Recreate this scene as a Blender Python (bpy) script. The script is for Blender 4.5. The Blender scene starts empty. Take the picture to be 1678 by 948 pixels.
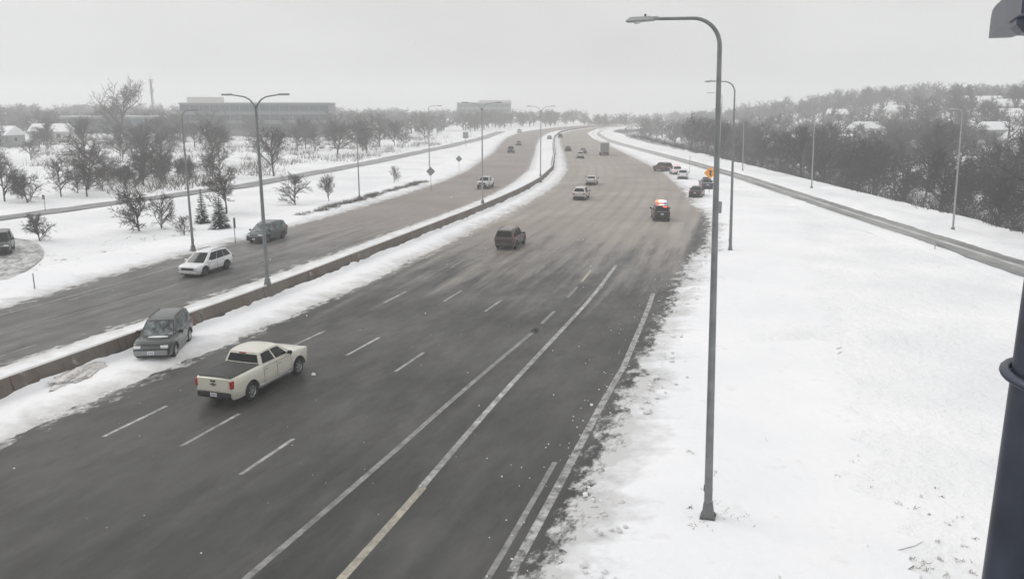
import bpy, bmesh, math, random
import numpy as np
from mathutils import Vector, Matrix, noise

S = bpy.context.scene
COL = S.collection
PI = math.pi

# ------------------------------------------------------------------ camera
cam_d = bpy.data.cameras.new('camera')
cam = bpy.data.objects.new('camera', cam_d)
COL.objects.link(cam)
cam.location = (0, 0, 12.3)
cam.rotation_euler = (math.radians(90 - 12.579), 0, 0)
cam_d.sensor_width = 36
cam_d.lens = 28.75
cam_d.clip_start = 0.05
cam_d.clip_end = 6000
S.camera = cam

# ------------------------------------------------------------------ sky, sun, exposure
SUN_EL, SUN_AZ = math.radians(38), math.radians(-70)      # azimuth measured from +Y towards +X
w = bpy.data.worlds.new('World')
S.world = w
w.use_nodes = True
nt = w.node_tree
nt.nodes.clear()
out = nt.nodes.new('ShaderNodeOutputWorld')
bg = nt.nodes.new('ShaderNodeBackground')
sky = nt.nodes.new('ShaderNodeTexSky')
sky.sky_type = 'NISHITA'
sky.sun_disc = False
sky.sun_elevation = SUN_EL
sky.sun_rotation = SUN_AZ
sky.air_density = 1.0
sky.dust_density = 6.0
hs = nt.nodes.new('ShaderNodeHueSaturation')
hs.inputs['Saturation'].default_value = 0.05
nt.links.new(sky.outputs[0], hs.inputs['Color'])
# the overcast layer: an even grey cloud sheet, a little brighter towards the zenith, with soft lumps
tc = nt.nodes.new('ShaderNodeTexCoord')
sep = nt.nodes.new('ShaderNodeSeparateXYZ')
nt.links.new(tc.outputs['Generated'], sep.inputs[0])
zr = nt.nodes.new('ShaderNodeMapRange')
zr.inputs['From Min'].default_value = -0.05
zr.inputs['From Max'].default_value = 1.0
zr.inputs['To Min'].default_value = 7.1
zr.inputs['To Max'].default_value = 10.6
nt.links.new(sep.outputs['Z'], zr.inputs['Value'])
mp = nt.nodes.new('ShaderNodeMapping')
mp.inputs['Scale'].default_value = (3.0, 3.0, 7.0)
nt.links.new(tc.outputs['Generated'], mp.inputs[0])
nz = nt.nodes.new('ShaderNodeTexNoise')
nz.inputs['Scale'].default_value = 1.1
nz.inputs['Detail'].default_value = 3.0
nt.links.new(mp.outputs[0], nz.inputs['Vector'])
nr = nt.nodes.new('ShaderNodeMapRange')
nr.inputs['From Min'].default_value = 0.3
nr.inputs['From Max'].default_value = 0.7
nr.inputs['To Min'].default_value = 0.90
nr.inputs['To Max'].default_value = 1.08
nt.links.new(nz.outputs['Fac'], nr.inputs['Value'])
mu = nt.nodes.new('ShaderNodeMath'); mu.operation = 'MULTIPLY'
nt.links.new(zr.outputs[0], mu.inputs[0]); nt.links.new(nr.outputs[0], mu.inputs[1])
cc = nt.nodes.new('ShaderNodeCombineColor')
for i in range(3):
    nt.links.new(mu.outputs[0], cc.inputs[i])
mx = nt.nodes.new('ShaderNodeMix'); mx.data_type = 'RGBA'
mx.inputs[0].default_value = 0.9
nt.links.new(hs.outputs[0], mx.inputs[6])
nt.links.new(cc.outputs[0], mx.inputs[7])
bg.inputs['Strength'].default_value = 0.10
nt.links.new(mx.outputs[2], bg.inputs['Color'])
nt.links.new(bg.outputs[0], out.inputs['Surface'])

sun_d = bpy.data.lights.new('sun', 'SUN')
sun_d.energy = 0.85
sun_d.angle = math.radians(30)
sun_d.color = (1.0, 0.97, 0.93)
sun = bpy.data.objects.new('sun', sun_d)
COL.objects.link(sun)
sdir = Vector((math.sin(SUN_AZ) * math.cos(SUN_EL), math.cos(SUN_AZ) * math.cos(SUN_EL), math.sin(SUN_EL)))
sun.rotation_euler = sdir.to_track_quat('Z', 'Y').to_euler()

S.view_settings.view_transform = 'Standard'
S.view_settings.look = 'None'
S.view_settings.exposure = 0.05
S.view_settings.gamma = 1.0
S.view_settings.use_curve_mapping = False
S.render.engine = 'CYCLES'
S.cycles.max_bounces = 6
S.cycles.volume_bounces = 2
S.cycles.transparent_max_bounces = 8
S.cycles.use_denoising = True
S.cycles.sample_clamp_indirect = 6.0

# ------------------------------------------------------------------ the lie of the land
WALL_Y = [-60, 20, 33.5, 46.3, 52.5, 67.9, 97.3, 119, 137, 164, 225, 280, 336, 400, 440, 500, 560, 640]
WALL_X = [-52, -26.1, -22.2, -18.1, -16.1, -11.9, -3.9, 1.2, 4.6, 8.0, 11.5, 14, 17, 23, 30, 46, 68, 104]
_gy = np.arange(-60, 640.01, 1.0)
_gx = np.interp(_gy, WALL_Y, WALL_X)
_k = np.hanning(21); _k /= _k.sum()
_gx = np.convolve(np.pad(_gx, 10, mode='reflect', reflect_type='odd'), _k, mode='valid')
def wall(Y): return np.interp(Y, _gy, _gx)
def slope(Y): return (wall(Y + 2) - wall(Y - 2)) / 4.0
def tang(Y):
    s = float(slope(Y)); n = math.hypot(s, 1)
    return s / n, 1 / n
def med_r(Y): return np.interp(Y, [0, 60, 88, 136, 211, 260, 500], [4.3, 4.3, 3.8, 3.2, 2.6, 2.2, 2.0])
def med_l(Y): return np.interp(Y, [0, 56, 110, 148, 263, 500], [-4.1, -3.8, -3.5, -4.5, -5.6, -6])
def eb_far(Y): return np.interp(Y, [0, 46, 60, 180, 230, 343, 500], [-14.0, -14.6, -16.1, -16.8, -16.8, -19.4, -21])
def off_r(Y): return np.interp(Y, [0, 64, 76, 92, 110, 136, 170, 244, 365, 500], [27.2, 26.9, 28.2, 27.6, 25.2, 22.8, 21.2, 18.5, 15.2, 14])
RAMP_Y = [-60, 30, 60, 80, 105, 148, 200, 286, 330, 400, 470, 560]
RAMP_X = [38, 38.2, 38.4, 38.6, 38.8, 39.6, 38.2, 34.8, 34.6, 38.5, 50, 76]
def ramp(Y): return np.interp(Y, RAMP_Y, RAMP_X)             # edge of the ramp nearer to the highway
FRONT_Y = [-40, 60, 90, 105, 130, 183, 263, 330, 400, 430]
FRONT_X = [-110, -72, -57, -50.6, -40.8, -30.5, -18.2, -9.5, -4.6, -2.6]
def front(Y): return np.interp(Y, FRONT_Y, FRONT_X)          # near edge of the road on the left

def smooth(a, b, x):
    t = np.clip((x - a) / (b - a), 0, 1)
    return t * t * (3 - 2 * t)
def fnoise(X, Y, s, seed=0.0):
    return noise.noise(Vector((X / s + seed, Y / s - seed, seed * 1.7)))
def gz(X, Y):
    """height of the snow-covered ground"""
    z = -0.03
    z += -4.5 * float(smooth(50.5, 66, X)) + 20.0 * float(smooth(95, 265, X)) * (1 - float(smooth(560, 800, Y)))
    wl = float(wall(min(max(Y, -60), 640)))
    d = min(abs(X - wl - 6) - 24, 99)            # away from the highway
    a = float(smooth(0, 14, d))
    if X < 0:
        z += a * (0.12 * fnoise(X, Y, 9.0) + 0.06 * fnoise(X, Y, 3.0, 5.0))
        z += 1.6 * float(smooth(60, 140, wl - 16 - X)) * (0.6 + fnoise(X, Y, 60.0, 3.0))
        z += 3.0 * float(smooth(150, 420, wl - X))
    else:
        b = float(smooth(1.5, 7.0, X - wl - float(off_r(Y)))) * float(smooth(0.5, 3.0, abs(X - float(ramp(Y)) - 1.9) - 2.4))
        z += b * (0.10 * fnoise(X, Y, 7.0, 2.0) + 0.07 * fnoise(X, Y, 2.3, 9.0))
        z += 2.5 * float(smooth(60, 100, X)) * fnoise(X, Y, 45.0, 7.0)
        # an old, snowed-in vehicle track and a drift on the open slope
        u = ((X - 8.0) * 3.4 + (Y - 34.0) * -9.0) / 9.62
        v = ((X - 8.0) * 9.0 + (Y - 34.0) * 3.4) / 9.62
        for c in (-0.9, 0.9):
            z -= b * 0.15 * math.exp(-((v - c - 0.4 * fnoise(u, 0, 4.0)) / 0.30) ** 2) * float(smooth(-3, 1, u)) * (1 - float(smooth(7, 12, u)))
        z += b * 0.32 * math.exp(-((Y - 41 - 0.15 * X + 1.5 * fnoise(X, 0, 6.0)) / 1.3) ** 2) * float(smooth(9, 15, X)) * (1 - float(smooth(24, 32, X)))
        z += b * 0.09 * fnoise(X * 0.5, Y, 1.3, 15.0)
    return z

# ------------------------------------------------------------------ helpers
class MB:
    """collects shapes; build() links them as ONE mesh object"""
    def __init__(s): s.v, s.f, s.m = [], [], []
    def add(s, vs, fs, m=0):
        b = len(s.v); s.v += [tuple(p) for p in vs]
        s.f += [tuple(b + i for i in q) for q in fs]; s.m += [m] * len(fs)
        return s
    def box(s, c, d, m=0, rot=None, taper=(1, 1), bev=0.0):
        hx, hy, hz = d[0] / 2, d[1] / 2, d[2] / 2
        if bev:
            b = bev
            ring = lambda z, k, t: [((sx * (hx - (b if e else 0)) * t[0] + 0) * 1.0, sy * (hy - (0 if e else b)) * t[1], z) for sx, sy, e in
                                 ((1, -1, 0), (1, 1, 0), (1, 1, 1), (-1, 1, 1), (-1, 1, 0), (-1, -1, 0), (-1, -1, 1), (1, -1, 1))]
            def shr(r, q): return [(x * (1 - q / max(hx, 1e-6)), y * (1 - q / max(hy, 1e-6)), z) for x, y, z in r]
            R = [shr(ring(-hz, 0, (1, 1)), b), ring(-hz + b, 0, (1, 1)), ring(hz - b, 0, taper), shr(ring(hz, 0, taper), b)]
            vs = sum(R, []); fs = [tuple(range(7, -1, -1)), tuple(range(24, 32))]
            for j in range(3):
                for i in range(8):
                    fs.append((j * 8 + i, j * 8 + (i + 1) % 8, (j + 1) * 8 + (i + 1) % 8, (j + 1) * 8 + i))
        else:
            vs = [(x * hx * (taper[0] if z > 0 else 1), y * hy * (taper[1] if z > 0 else 1), z * hz) for x in (-1, 1) for y in (-1, 1) for z in (-1, 1)]
            fs = [(0, 1, 3, 2), (4, 6, 7, 5), (0, 4, 5, 1), (2, 3, 7, 6), (0, 2, 6, 4), (1, 5, 7, 3)]
        if rot is not None: vs = [rot @ Vector(p) for p in vs]
        return s.add([(p[0] + c[0], p[1] + c[1], p[2] + c[2]) for p in vs], fs, m)
    def tube(s, pts, rad, n=8, m=0, caps=True):
        pts = [Vector(p) for p in pts]
        if not hasattr(rad, '__len__'): rad = [rad] * len(pts)
        vs, fs = [], []
        ref = None
        for i, p in enumerate(pts):
            d = (pts[min(i + 1, len(pts) - 1)] - pts[max(i - 1, 0)]).normalized()
            if ref is None:
                ref = d.orthogonal().normalized()
            ref = (ref - d * ref.dot(d)).normalized()
            o = d.cross(ref)
            for k in range(n):
                a = 2 * PI * k / n
                vs.append(p + (ref * math.cos(a) + o * math.sin(a)) * rad[i])
        for i in range(len(pts) - 1):
            for k in range(n):
                fs.append((i * n + k, i * n + (k + 1) % n, (i + 1) * n + (k + 1) % n, (i + 1) * n + k))
        if caps:
            fs.append(tuple(range(n - 1, -1, -1))); fs.append(tuple((len(pts) - 1) * n + k for k in range(n)))
        return s.add(vs, fs, m)
    def lathe(s, c, axis, prof, n=20, m=0):
        """prof: (distance along the axis, radius)"""
        ax = Vector(axis).normalized(); u = ax.orthogonal().normalized(); v = ax.cross(u)
        vs, fs = [], []
        for h, r in prof:
            for k in range(n):
                a = 2 * PI * k / n
                vs.append(Vector(c) + ax * h + (u * math.cos(a) + v * math.sin(a)) * r)
        for i in range(len(prof) - 1):
            for k in range(n):
                fs.append((i * n + k, i * n + (k + 1) % n, (i + 1) * n + (k + 1) % n, (i + 1) * n + k))
        return s.add(vs, fs, m)
    def prism(s, poly, ax, a, b, m=0):
        """poly in the plane across axis ax ('x': (y,z), 'y': (x,z), 'z': (x,y)) pushed from a to b"""
        n = len(poly)
        def P(q, t): return {'x': (t, q[0], q[1]), 'y': (q[0], t, q[1]), 'z': (q[0], q[1], t)}[ax]
        vs = [P(q, a) for q in poly] + [P(q, b) for q in poly]
        fs = [tuple(range(n - 1, -1, -1)), tuple(range(n, 2 * n))]
        fs += [(i, (i + 1) % n, n + (i + 1) % n, n + i) for i in range(n)]
        return s.add(vs, fs, m)
    def grid(s, rows, m=0, flip=False):
        nr, nc = len(rows), len(rows[0])
        fs = []
        for i in range(nr - 1):
            for j in range(nc - 1):
                q = (i * nc + j, i * nc + j + 1, (i + 1) * nc + j + 1, (i + 1) * nc + j)
                fs.append(q[::-1] if flip else q)
        return s.add(sum(rows, []), fs, m)
    def mesh(s, name, mats, smooth=None, fix=True):
        me = bpy.data.meshes.new(name)
        me.from_pydata(s.v, [], s.f)
        for q in (mats if isinstance(mats, (list, tuple)) else [mats]): me.materials.append(q)
        if any(s.m): me.polygons.foreach_set('material_index', s.m)
        if fix:
            bm = bmesh.new(); bm.from_mesh(me)
            bmesh.ops.recalc_face_normals(bm, faces=bm.faces); bm.to_mesh(me); bm.free()
        if smooth:
            me.polygons.foreach_set('use_smooth', [True] * len(me.polygons))
            me.set_sharp_from_angle(angle=math.radians(smooth))
        me.update()
        return me
    def build(s, name, mats, parent=None, smooth=None, fix=True):
        return link(name, s.mesh(name, mats, smooth, fix), parent)

def link(name, me, parent=None):
    o = bpy.data.objects.new(name, me); COL.objects.link(o)
    if parent is not None: o.parent = parent
    return o
def tag(o, label=None, cat=None, group=None, kind=None):
    if label: o['label'] = label
    if cat: o['category'] = cat
    if group: o['group'] = group
    if kind: o['kind'] = kind
    return o
def thing(name, label, cat, loc=(0, 0, 0), rz=0.0, group=None):
    o = link(name, None); o.location = loc; o.rotation_euler = (0, 0, rz)
    o.empty_display_size = 0.3
    return tag(o, label, cat, group)
_kids = {}
def children(o): return list(o.children)
def copy_tree(o, parent=None):
    c = o.copy(); COL.objects.link(c)
    if parent is not None: c.parent = parent
    for ch in children(o): copy_tree(ch, c)
    return c

# ------------------------------------------------------------------ materials
class NT:
    def __init__(s, name):
        s.mat = bpy.data.materials.new(name); s.mat.use_nodes = True
        s.t = s.mat.node_tree; s.b = s.t.nodes['Principled BSDF']
    def n(s, typ, **kw):
        q = s.t.nodes.new(typ)
        for k, v in kw.items():
            if k in q.inputs: q.inputs[k].default_value = v
            else: setattr(q, k, v)
        return q
    def l(s, a, b): s.t.links.new(a, b)
    def noise(s, scale, detail=3, vec=None, rough=0.55):
        q = s.n('ShaderNodeTexNoise'); q.inputs['Scale'].default_value = scale; q.inputs['Detail'].default_value = detail; q.inputs['Roughness'].default_value = rough
        if vec is not None: s.l(vec, q.inputs['Vector'])
        return q.outputs['Fac']
    def obj(s): return s.n('ShaderNodeTexCoord').outputs['Object']
    def range(s, v, a, b, c=0.0, d=1.0):
        q = s.n('ShaderNodeMapRange'); q.clamp = True
        for nme, x in zip(('From Min', 'From Max', 'To Min', 'To Max'), (a, b, c, d)): q.inputs[nme].default_value = x
        s.l(v, q.inputs['Value']); return q.outputs[0]
    def math(s, op, a, b=None):
        q = s.n('ShaderNodeMath'); q.operation = op
        for i, x in enumerate((a, b)):
            if x is None: continue
            if isinstance(x, (int, float)): q.inputs[i].default_value = x
            else: s.l(x, q.inputs[i])
        return q.outputs[0]
    def mix(s, f, a, b):
        q = s.n('ShaderNodeMix'); q.data_type = 'RGBA'
        for i, x in ((0, f), (6, a), (7, b)):
            if isinstance(x, (int, float)): q.inputs[i].default_value = x
            elif isinstance(x, tuple): q.inputs[i].default_value = (*x, 1)
            else: s.l(x, q.inputs[i])
        return q.outputs[2]
    def mapping(s, vec, scale):
        q = s.n('ShaderNodeMapping'); q.inputs['Scale'].default_value = scale; s.l(vec, q.inputs[0]); return q.outputs[0]
    def bump(s, h, strength, dist=0.05):
        q = s.n('ShaderNodeBump'); q.inputs['Strength'].default_value = strength; q.inputs['Distance'].default_value = dist
        s.l(h, q.inputs['Height']); s.l(q.outputs[0], s.b.inputs['Normal'])
    def set(s, **kw):
        for k, v in kw.items():
            i = s.b.inputs[k.replace('_', ' ')]
            if hasattr(v, 'is_linked') or hasattr(v, 'links'): s.l(v, i)
            else: i.default_value = (*v, 1) if isinstance(v, tuple) and len(v) == 3 else v
        return s.mat
M = {}
def plain(key, col, rough=0.6, metal=0.0, var=0.15, scale=6.0, coat=0.0, spec=0.5):
    q = NT(key)
    f = q.noise(scale, 4, q.obj())
    c = q.mix(q.range(f, 0.3, 0.7), tuple(x * (1 - var) for x in col), tuple(min(1, x * (1 + var)) for x in col))
    q.set(Base_Color=c, Roughness=rough, Metallic=metal, Coat_Weight=coat, Specular_IOR_Level=spec)
    M[key] = q.mat
    return q.mat

def snow_mat(key, lo, hi, dirt=None):
    q = NT(key); o = q.obj()
    f = q.noise(0.10, 4, o)
    c = q.mix(q.range(f, 0.35, 0.65), lo, hi)
    if dirt:
        g = q.noise(0.9, 5, o, 0.65)
        c = q.mix(q.range(g, 0.52, 0.80, 0, dirt[1]), c, dirt[0])
    fine = q.noise(2.2, 6, o, 0.6); big = q.noise(0.35, 3, o)
    q.bump(q.math('ADD', q.math('MULTIPLY', fine, 0.5), big), 0.9, 0.35)
    q.set(Base_Color=c, Roughness=0.75, Specular_IOR_Level=0.25)
    M[key] = q.mat
snow_mat('snow', (0.76, 0.77, 0.785), (0.89, 0.89, 0.90))
snow_mat('median_snow', (0.62, 0.615, 0.60), (0.80, 0.80, 0.79), ((0.42, 0.40, 0.37), 0.55))
snow_mat('road_edge_snow', (0.70, 0.70, 0.70), (0.84, 0.84, 0.85), ((0.35, 0.34, 0.33), 0.55))
snow_mat('dirty_snow', (0.60, 0.58, 0.56), (0.76, 0.74, 0.73), ((0.24, 0.20, 0.17), 0.9))

def bank_mat(key, dirt, amount):
    q = NT(key); o = q.obj()
    c = q.mix(q.range(q.noise(0.10, 4, o), 0.35, 0.65), (0.80, 0.81, 0.83), (0.88, 0.88, 0.89))
    at = q.n('ShaderNodeAttribute'); at.attribute_name = 'dirt'
    g = q.math('ADD', q.math('MULTIPLY', q.noise(0.8, 6, o, 0.68), 0.75), q.math('MULTIPLY', at.outputs['Fac'], 0.36))
    c = q.mix(q.range(g, 0.44, 0.82, 0, amount), c, dirt)
    q.bump(q.math('ADD', q.math('MULTIPLY', q.noise(2.2, 6, o, 0.6), 0.35), q.noise(0.35, 3, o)), 0.5, 0.25)
    q.set(Base_Color=c, Roughness=0.75, Specular_IOR_Level=0.25)
    M[key] = q.mat
bank_mat('median_bank', (0.36, 0.345, 0.32), 0.75)
bank_mat('verge_bank', (0.30, 0.295, 0.29), 0.75)

def road_mat(key, dark, light, slush, y0, y1, cover, rough, edge_dark=False):
    """wet asphalt with long streaks along the wheel paths; thin tan slush lies on it beyond y0..y1"""
    q = NT(key); o = q.obj()
    at = q.n('ShaderNodeAttribute'); at.attribute_name = 'off'
    sx = q.n('ShaderNodeSeparateXYZ'); q.l(o, sx.inputs[0])
    cb = q.n('ShaderNodeCombineXYZ')
    q.l(at.outputs['Fac'], cb.inputs[0]); q.l(q.math('MULTIPLY', sx.outputs[1], 0.035), cb.inputs[1])
    streak = q.noise(1.0, 5, cb.outputs[0], 0.6)
    fine = q.noise(14.0, 4, o, 0.7); patch = q.noise(0.09, 4, o)
    c = q.mix(q.range(streak, 0.32, 0.68), dark, light)
    c = q.mix(q.range(patch, 0.42, 0.58, 0.0, 0.5), c, tuple(x * 1.35 for x in light))
    cb4 = q.n('ShaderNodeCombineXYZ'); q.l(at.outputs['Fac'], cb4.inputs[0]); q.l(q.math('MULTIPLY', sx.outputs[1], 0.42), cb4.inputs[1])
    blot = q.noise(0.75, 6, cb4.outputs[0], 0.7)
    c = q.mix(q.range(blot, 0.50, 0.66, 0.0, 0.45), c, tuple(x * 0.62 for x in dark))       # wet blotches
    salt = q.noise(0.62, 7, q.mapping(cb4.outputs[0], (1.0, 0.8, 1.0)), 0.72)
    c = q.mix(q.range(salt, 0.46, 0.68, 0.0, 0.6), c, tuple(x * 1.9 for x in light))        # drier, salt-grey patches
    wp = q.math('COSINE', q.math('MULTIPLY', q.math('SUBTRACT', at.outputs['Fac'], 8.95), 3.43))
    wp = q.math('MULTIPLY', wp, q.range(q.noise(0.05, 3, o), 0.35, 0.65, 0.2, 1.0))
    c = q.mix(q.range(wp, 0.1, 1.0, 0.0, 0.30), c, tuple(x * 0.72 for x in dark))            # wheel paths
    if edge_dark: c = q.mix(q.range(at.outputs['Fac'], 26.3, 26.8, 0.0, 0.75), c, (0.030, 0.030, 0.032))   # wet shoulder
    c = q.mix(q.range(fine, 0.55, 0.72, 0.0, 0.25), c, tuple(x * 1.8 for x in light))
    # slush: where traffic has not yet worn it off, in streaks
    cb2 = q.n('ShaderNodeCombineXYZ'); q.l(at.outputs['Fac'], cb2.inputs[0]); q.l(q.math('MULTIPLY', sx.outputs[1], 0.07), cb2.inputs[1])
    sn = q.noise(0.8, 6, cb2.outputs[0], 0.68)
    far = q.range(sx.outputs[1], y0, y1, -0.38, cover)
    s = q.range(q.math('ADD', q.math('MULTIPLY', sn, 0.95), far), 0.36, 0.76)
    s = q.math('MULTIPLY', s, q.range(wp, 0.0, 1.0, 1.0, 0.62))
    if edge_dark: s = q.math('MULTIPLY', s, q.range(at.outputs['Fac'], 26.2, 26.8, 1.0, 0.15))
    sc = q.mix(q.range(patch, 0.38, 0.62), slush, tuple(x * y for x, y in zip(slush, (0.80, 0.78, 0.78))))
    c = q.mix(s, c, sc)
    # thin broken snow blown over the pavement along the banks
    ed = q.n('ShaderNodeAttribute'); ed.attribute_name = 'edge'
    cb3 = q.n('ShaderNodeCombineXYZ'); q.l(at.outputs['Fac'], cb3.inputs[0]); q.l(q.math('MULTIPLY', sx.outputs[1], 0.55), cb3.inputs[1])
    en = q.noise(1.5, 7, cb3.outputs[0], 0.72)
    ef = q.range(q.math('SUBTRACT', en, q.math('MULTIPLY', ed.outputs['Fac'], 0.16)), 0.43, 0.56, 0.0, 0.9)
    c = q.mix(ef, c, (0.62, 0.62, 0.61))
    q.bump(q.math('ADD', fine, q.math('MULTIPLY', streak, 2.0)), 0.25, 0.012)
    wet = q.range(q.math('ADD', q.math('MULTIPLY', blot, 0.6), q.math('MULTIPLY', patch, 0.4)), 0.42, 0.62, rough + 0.10, 0.36)
    r = q.math('MAXIMUM', wet, q.range(s, 0, 1, 0.0, 0.8))
    q.set(Base_Color=c, Roughness=r, Specular_IOR_Level=0.33)
    M[key] = q.mat
road_mat('asphalt', (0.026, 0.026, 0.024), (0.050, 0.049, 0.045), (0.36, 0.325, 0.29), 30, 98, 0.40, 0.5, True)
road_mat('asphalt_east', (0.065, 0.064, 0.062), (0.105, 0.103, 0.10), (0.30, 0.265, 0.245), 40, 104, 0.36, 0.55)
road_mat('ramp_asphalt', (0.10, 0.10, 0.097), (0.21, 0.21, 0.205), (0.50, 0.49, 0.47), 60, 260, 0.2, 0.6)
road_mat('front_asphalt', (0.16, 0.16, 0.16), (0.24, 0.24, 0.24), (0.30, 0.30, 0.30), 60, 260, 0.05, 0.6)

def paint_mat(key, col, wear):
    q = NT(key); o = q.obj()
    c = q.mix(q.range(q.noise(2.2, 7, o, 0.75), 0.40, 0.62, 0.0, wear), col, (0.055, 0.055, 0.05))
    c = q.mix(q.range(q.noise(0.25, 4, o), 0.42, 0.62, 0.0, 0.5), c, (0.13, 0.13, 0.125))
    q.set(Base_Color=c, Roughness=0.55); M[key] = q.mat
paint_mat('white_line', (0.52, 0.52, 0.50), 0.8)
paint_mat('grey_line', (0.30, 0.30, 0.29), 0.75)
paint_mat('cream_line', (0.47, 0.43, 0.34), 0.6)
paint_mat('packed_snow', (0.56, 0.56, 0.56), 0.35)
paint_mat('snow_line', (0.50, 0.50, 0.49), 0.95)

def wall_mat():
    q = NT('barrier_concrete'); o = q.obj()
    c = q.mix(q.range(q.noise(0.35, 4, o), 0.38, 0.62), (0.145, 0.135, 0.12), (0.125, 0.095, 0.075))
    c = q.mix(q.range(q.noise(2.6, 6, q.mapping(o, (1, 1, 0.25)), 0.7), 0.48, 0.72, 0, 0.8), c, (0.07, 0.055, 0.045))
    c = q.mix(q.range(q.noise(1.6, 6, q.mapping(o, (1, 0.6, 0.5)), 0.7), 0.60, 0.70, 0, 0.6), c, (0.45, 0.43, 0.41))
    q.bump(q.noise(6.0, 4, o), 0.3, 0.03)
    q.set(Base_Color=c, Roughness=0.85); M['barrier'] = q.mat
wall_mat()
plain('galvanised', (0.16, 0.165, 0.165), 0.5, 0.45, 0.12, 3.0)
plain('pole_grey', (0.20, 0.21, 0.212), 0.5, 0.3, 0.22, 2.0)
plain('pole_pale', (0.34, 0.34, 0.34), 0.55, 0.2, 0.1, 3.0)
plain('camera_pole', (0.046, 0.055, 0.078), 0.4, 0.3, 0.35, 9.0)
plain('lamp_grey', (0.30, 0.31, 0.31), 0.5, 0.2)
plain('lens', (0.62, 0.62, 0.60), 0.25, 0, 0.05)
plain('bark', (0.060, 0.055, 0.050), 0.9, 0, 0.3, 4.0)
plain('twig', (0.070, 0.064, 0.060), 0.9, 0, 0.25, 0.6)
plain('bark_dark', (0.023, 0.021, 0.020), 0.9, 0, 0.3, 4.0)
plain('twig_dark', (0.024, 0.022, 0.020), 0.9, 0, 0.35, 0.4)
plain('twig_tan', (0.13, 0.115, 0.095), 0.9, 0, 0.3, 0.6)
plain('needles', (0.030, 0.048, 0.042), 0.85, 0, 0.4, 2.5)
plain('needle_snow', (0.72, 0.74, 0.76), 0.8, 0, 0.08, 2.0)
plain('tyre', (0.016, 0.016, 0.017), 0.8)
plain('rim', (0.42, 0.43, 0.44), 0.35, 0.8, 0.1)
plain('dark_rim', (0.10, 0.10, 0.105), 0.4, 0.7)
plain('trim_black', (0.018, 0.018, 0.020), 0.55)
plain('chrome', (0.52, 0.53, 0.54), 0.25, 0.85, 0.1)
plain('grey_trim', (0.20, 0.205, 0.21), 0.5, 0.3)
plain('plate', (0.74, 0.75, 0.76), 0.5)
plain('plate_ink', (0.08, 0.10, 0.20), 0.6)
plain('headlight', (0.66, 0.68, 0.70), 0.15, 0, 0.1)
plain('amber', (0.70, 0.30, 0.04), 0.3)
plain('cover', (0.055, 0.057, 0.056), 0.85, 0, 0.25, 5.0)
plain('brick', (0.24, 0.20, 0.18), 0.9)
plain('siding', (0.52, 0.52, 0.50), 0.8)
plain('red_siding', (0.30, 0.07, 0.06), 0.8)
plain('grey_siding', (0.26, 0.27, 0.27), 0.8)
plain('office_concrete', (0.22, 0.23, 0.23), 0.8)
plain('office_glass', (0.07, 0.11, 0.12), 0.2, 0.0, 0.2, 0.3)
plain('window', (0.04, 0.045, 0.05), 0.15)
plain('sign_back', (0.26, 0.265, 0.27), 0.5, 0.4)
plain('sign_orange', (0.98, 0.36, 0.015), 0.45, 0, 0.06)
plain('sign_brown', (0.12, 0.085, 0.06), 0.6)
plain('sign_black', (0.02, 0.02, 0.02), 0.6)
plain('dead_grass', (0.20, 0.17, 0.12), 0.9, 0, 0.4, 3.0)
plain('weeds', (0.12, 0.11, 0.10), 0.9, 0, 0.35, 1.5)
plain('rubber_scrap', (0.025, 0.025, 0.026), 0.8)

def paint(key, col, dirt=0.25, metal=0.15, rough=0.32):
    q = NT(key); o = q.obj()
    sx = q.n('ShaderNodeSeparateXYZ'); q.l(o, sx.inputs[0])
    g = q.math('ADD', q.range(sx.outputs[2], 0.25, 0.85, 0.55, 0.0), q.math('MULTIPLY', q.noise(2.2, 5, o, 0.65), 0.6))
    c = q.mix(q.range(g, 0.35, 0.85, 0.0, dirt), col, (0.17, 0.155, 0.14))     # road salt and grime on the lower body
    q.set(Base_Color=c, Metallic=metal, Roughness=rough, Coat_Weight=0.5, Coat_Roughness=0.12)
    M[key] = q.mat
paint('paint_cream', (0.63, 0.615, 0.53), 0.75, 0.05)
paint('paint_charcoal', (0.020, 0.025, 0.025), 0.35)
paint('paint_white', (0.72, 0.73, 0.75), 0.6, 0.0)
paint('paint_teal', (0.040, 0.062, 0.064), 0.55)
paint('paint_brown', (0.060, 0.045, 0.044), 0.5)
paint('paint_silver', (0.50, 0.51, 0.50), 0.45, 0.35)
paint('paint_black', (0.022, 0.022, 0.027), 0.45)
paint('paint_blue', (0.022, 0.030, 0.060), 0.3)
paint('paint_maroon', (0.085, 0.028, 0.034), 0.4)
paint('paint_grey', (0.15, 0.155, 0.16), 0.5)
paint('bumper_grey', (0.24, 0.25, 0.26), 0.5)
def glass():
    q = NT('car_glass'); q.set(Base_Color=(0.006, 0.007, 0.009), Roughness=0.05, Specular_IOR_Level=0.28); M['glass'] = q.mat
    q = NT('frosted_glass'); o = q.obj()
    c = q.mix(q.range(q.noise(3.0, 5, o, 0.6), 0.42, 0.62), (0.02, 0.03, 0.03), (0.20, 0.23, 0.23))
    q.set(Base_Color=c, Roughness=0.45); M['frosted'] = q.mat
glass()
def lamp(key, col, emit, base=None):
    q = NT(key); q.set(Base_Color=base or col, Roughness=0.25, Emission_Color=col, Emission_Strength=emit); M[key] = q.mat
plain('tail_red', (0.33, 0.022, 0.018), 0.25, 0, 0.1)
plain('tail_dim', (0.13, 0.022, 0.02), 0.35, 0, 0.1)
lamp('tail_lit', (1.0, 0.10, 0.12), 1.6)
lamp('flash_red', (1.0, 0.07, 0.03), 8.0)
lamp('flash_white', (1.0, 0.50, 0.36), 9.0)
lamp('flash_blue', (0.45, 0.38, 1.0), 3.0)
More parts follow.
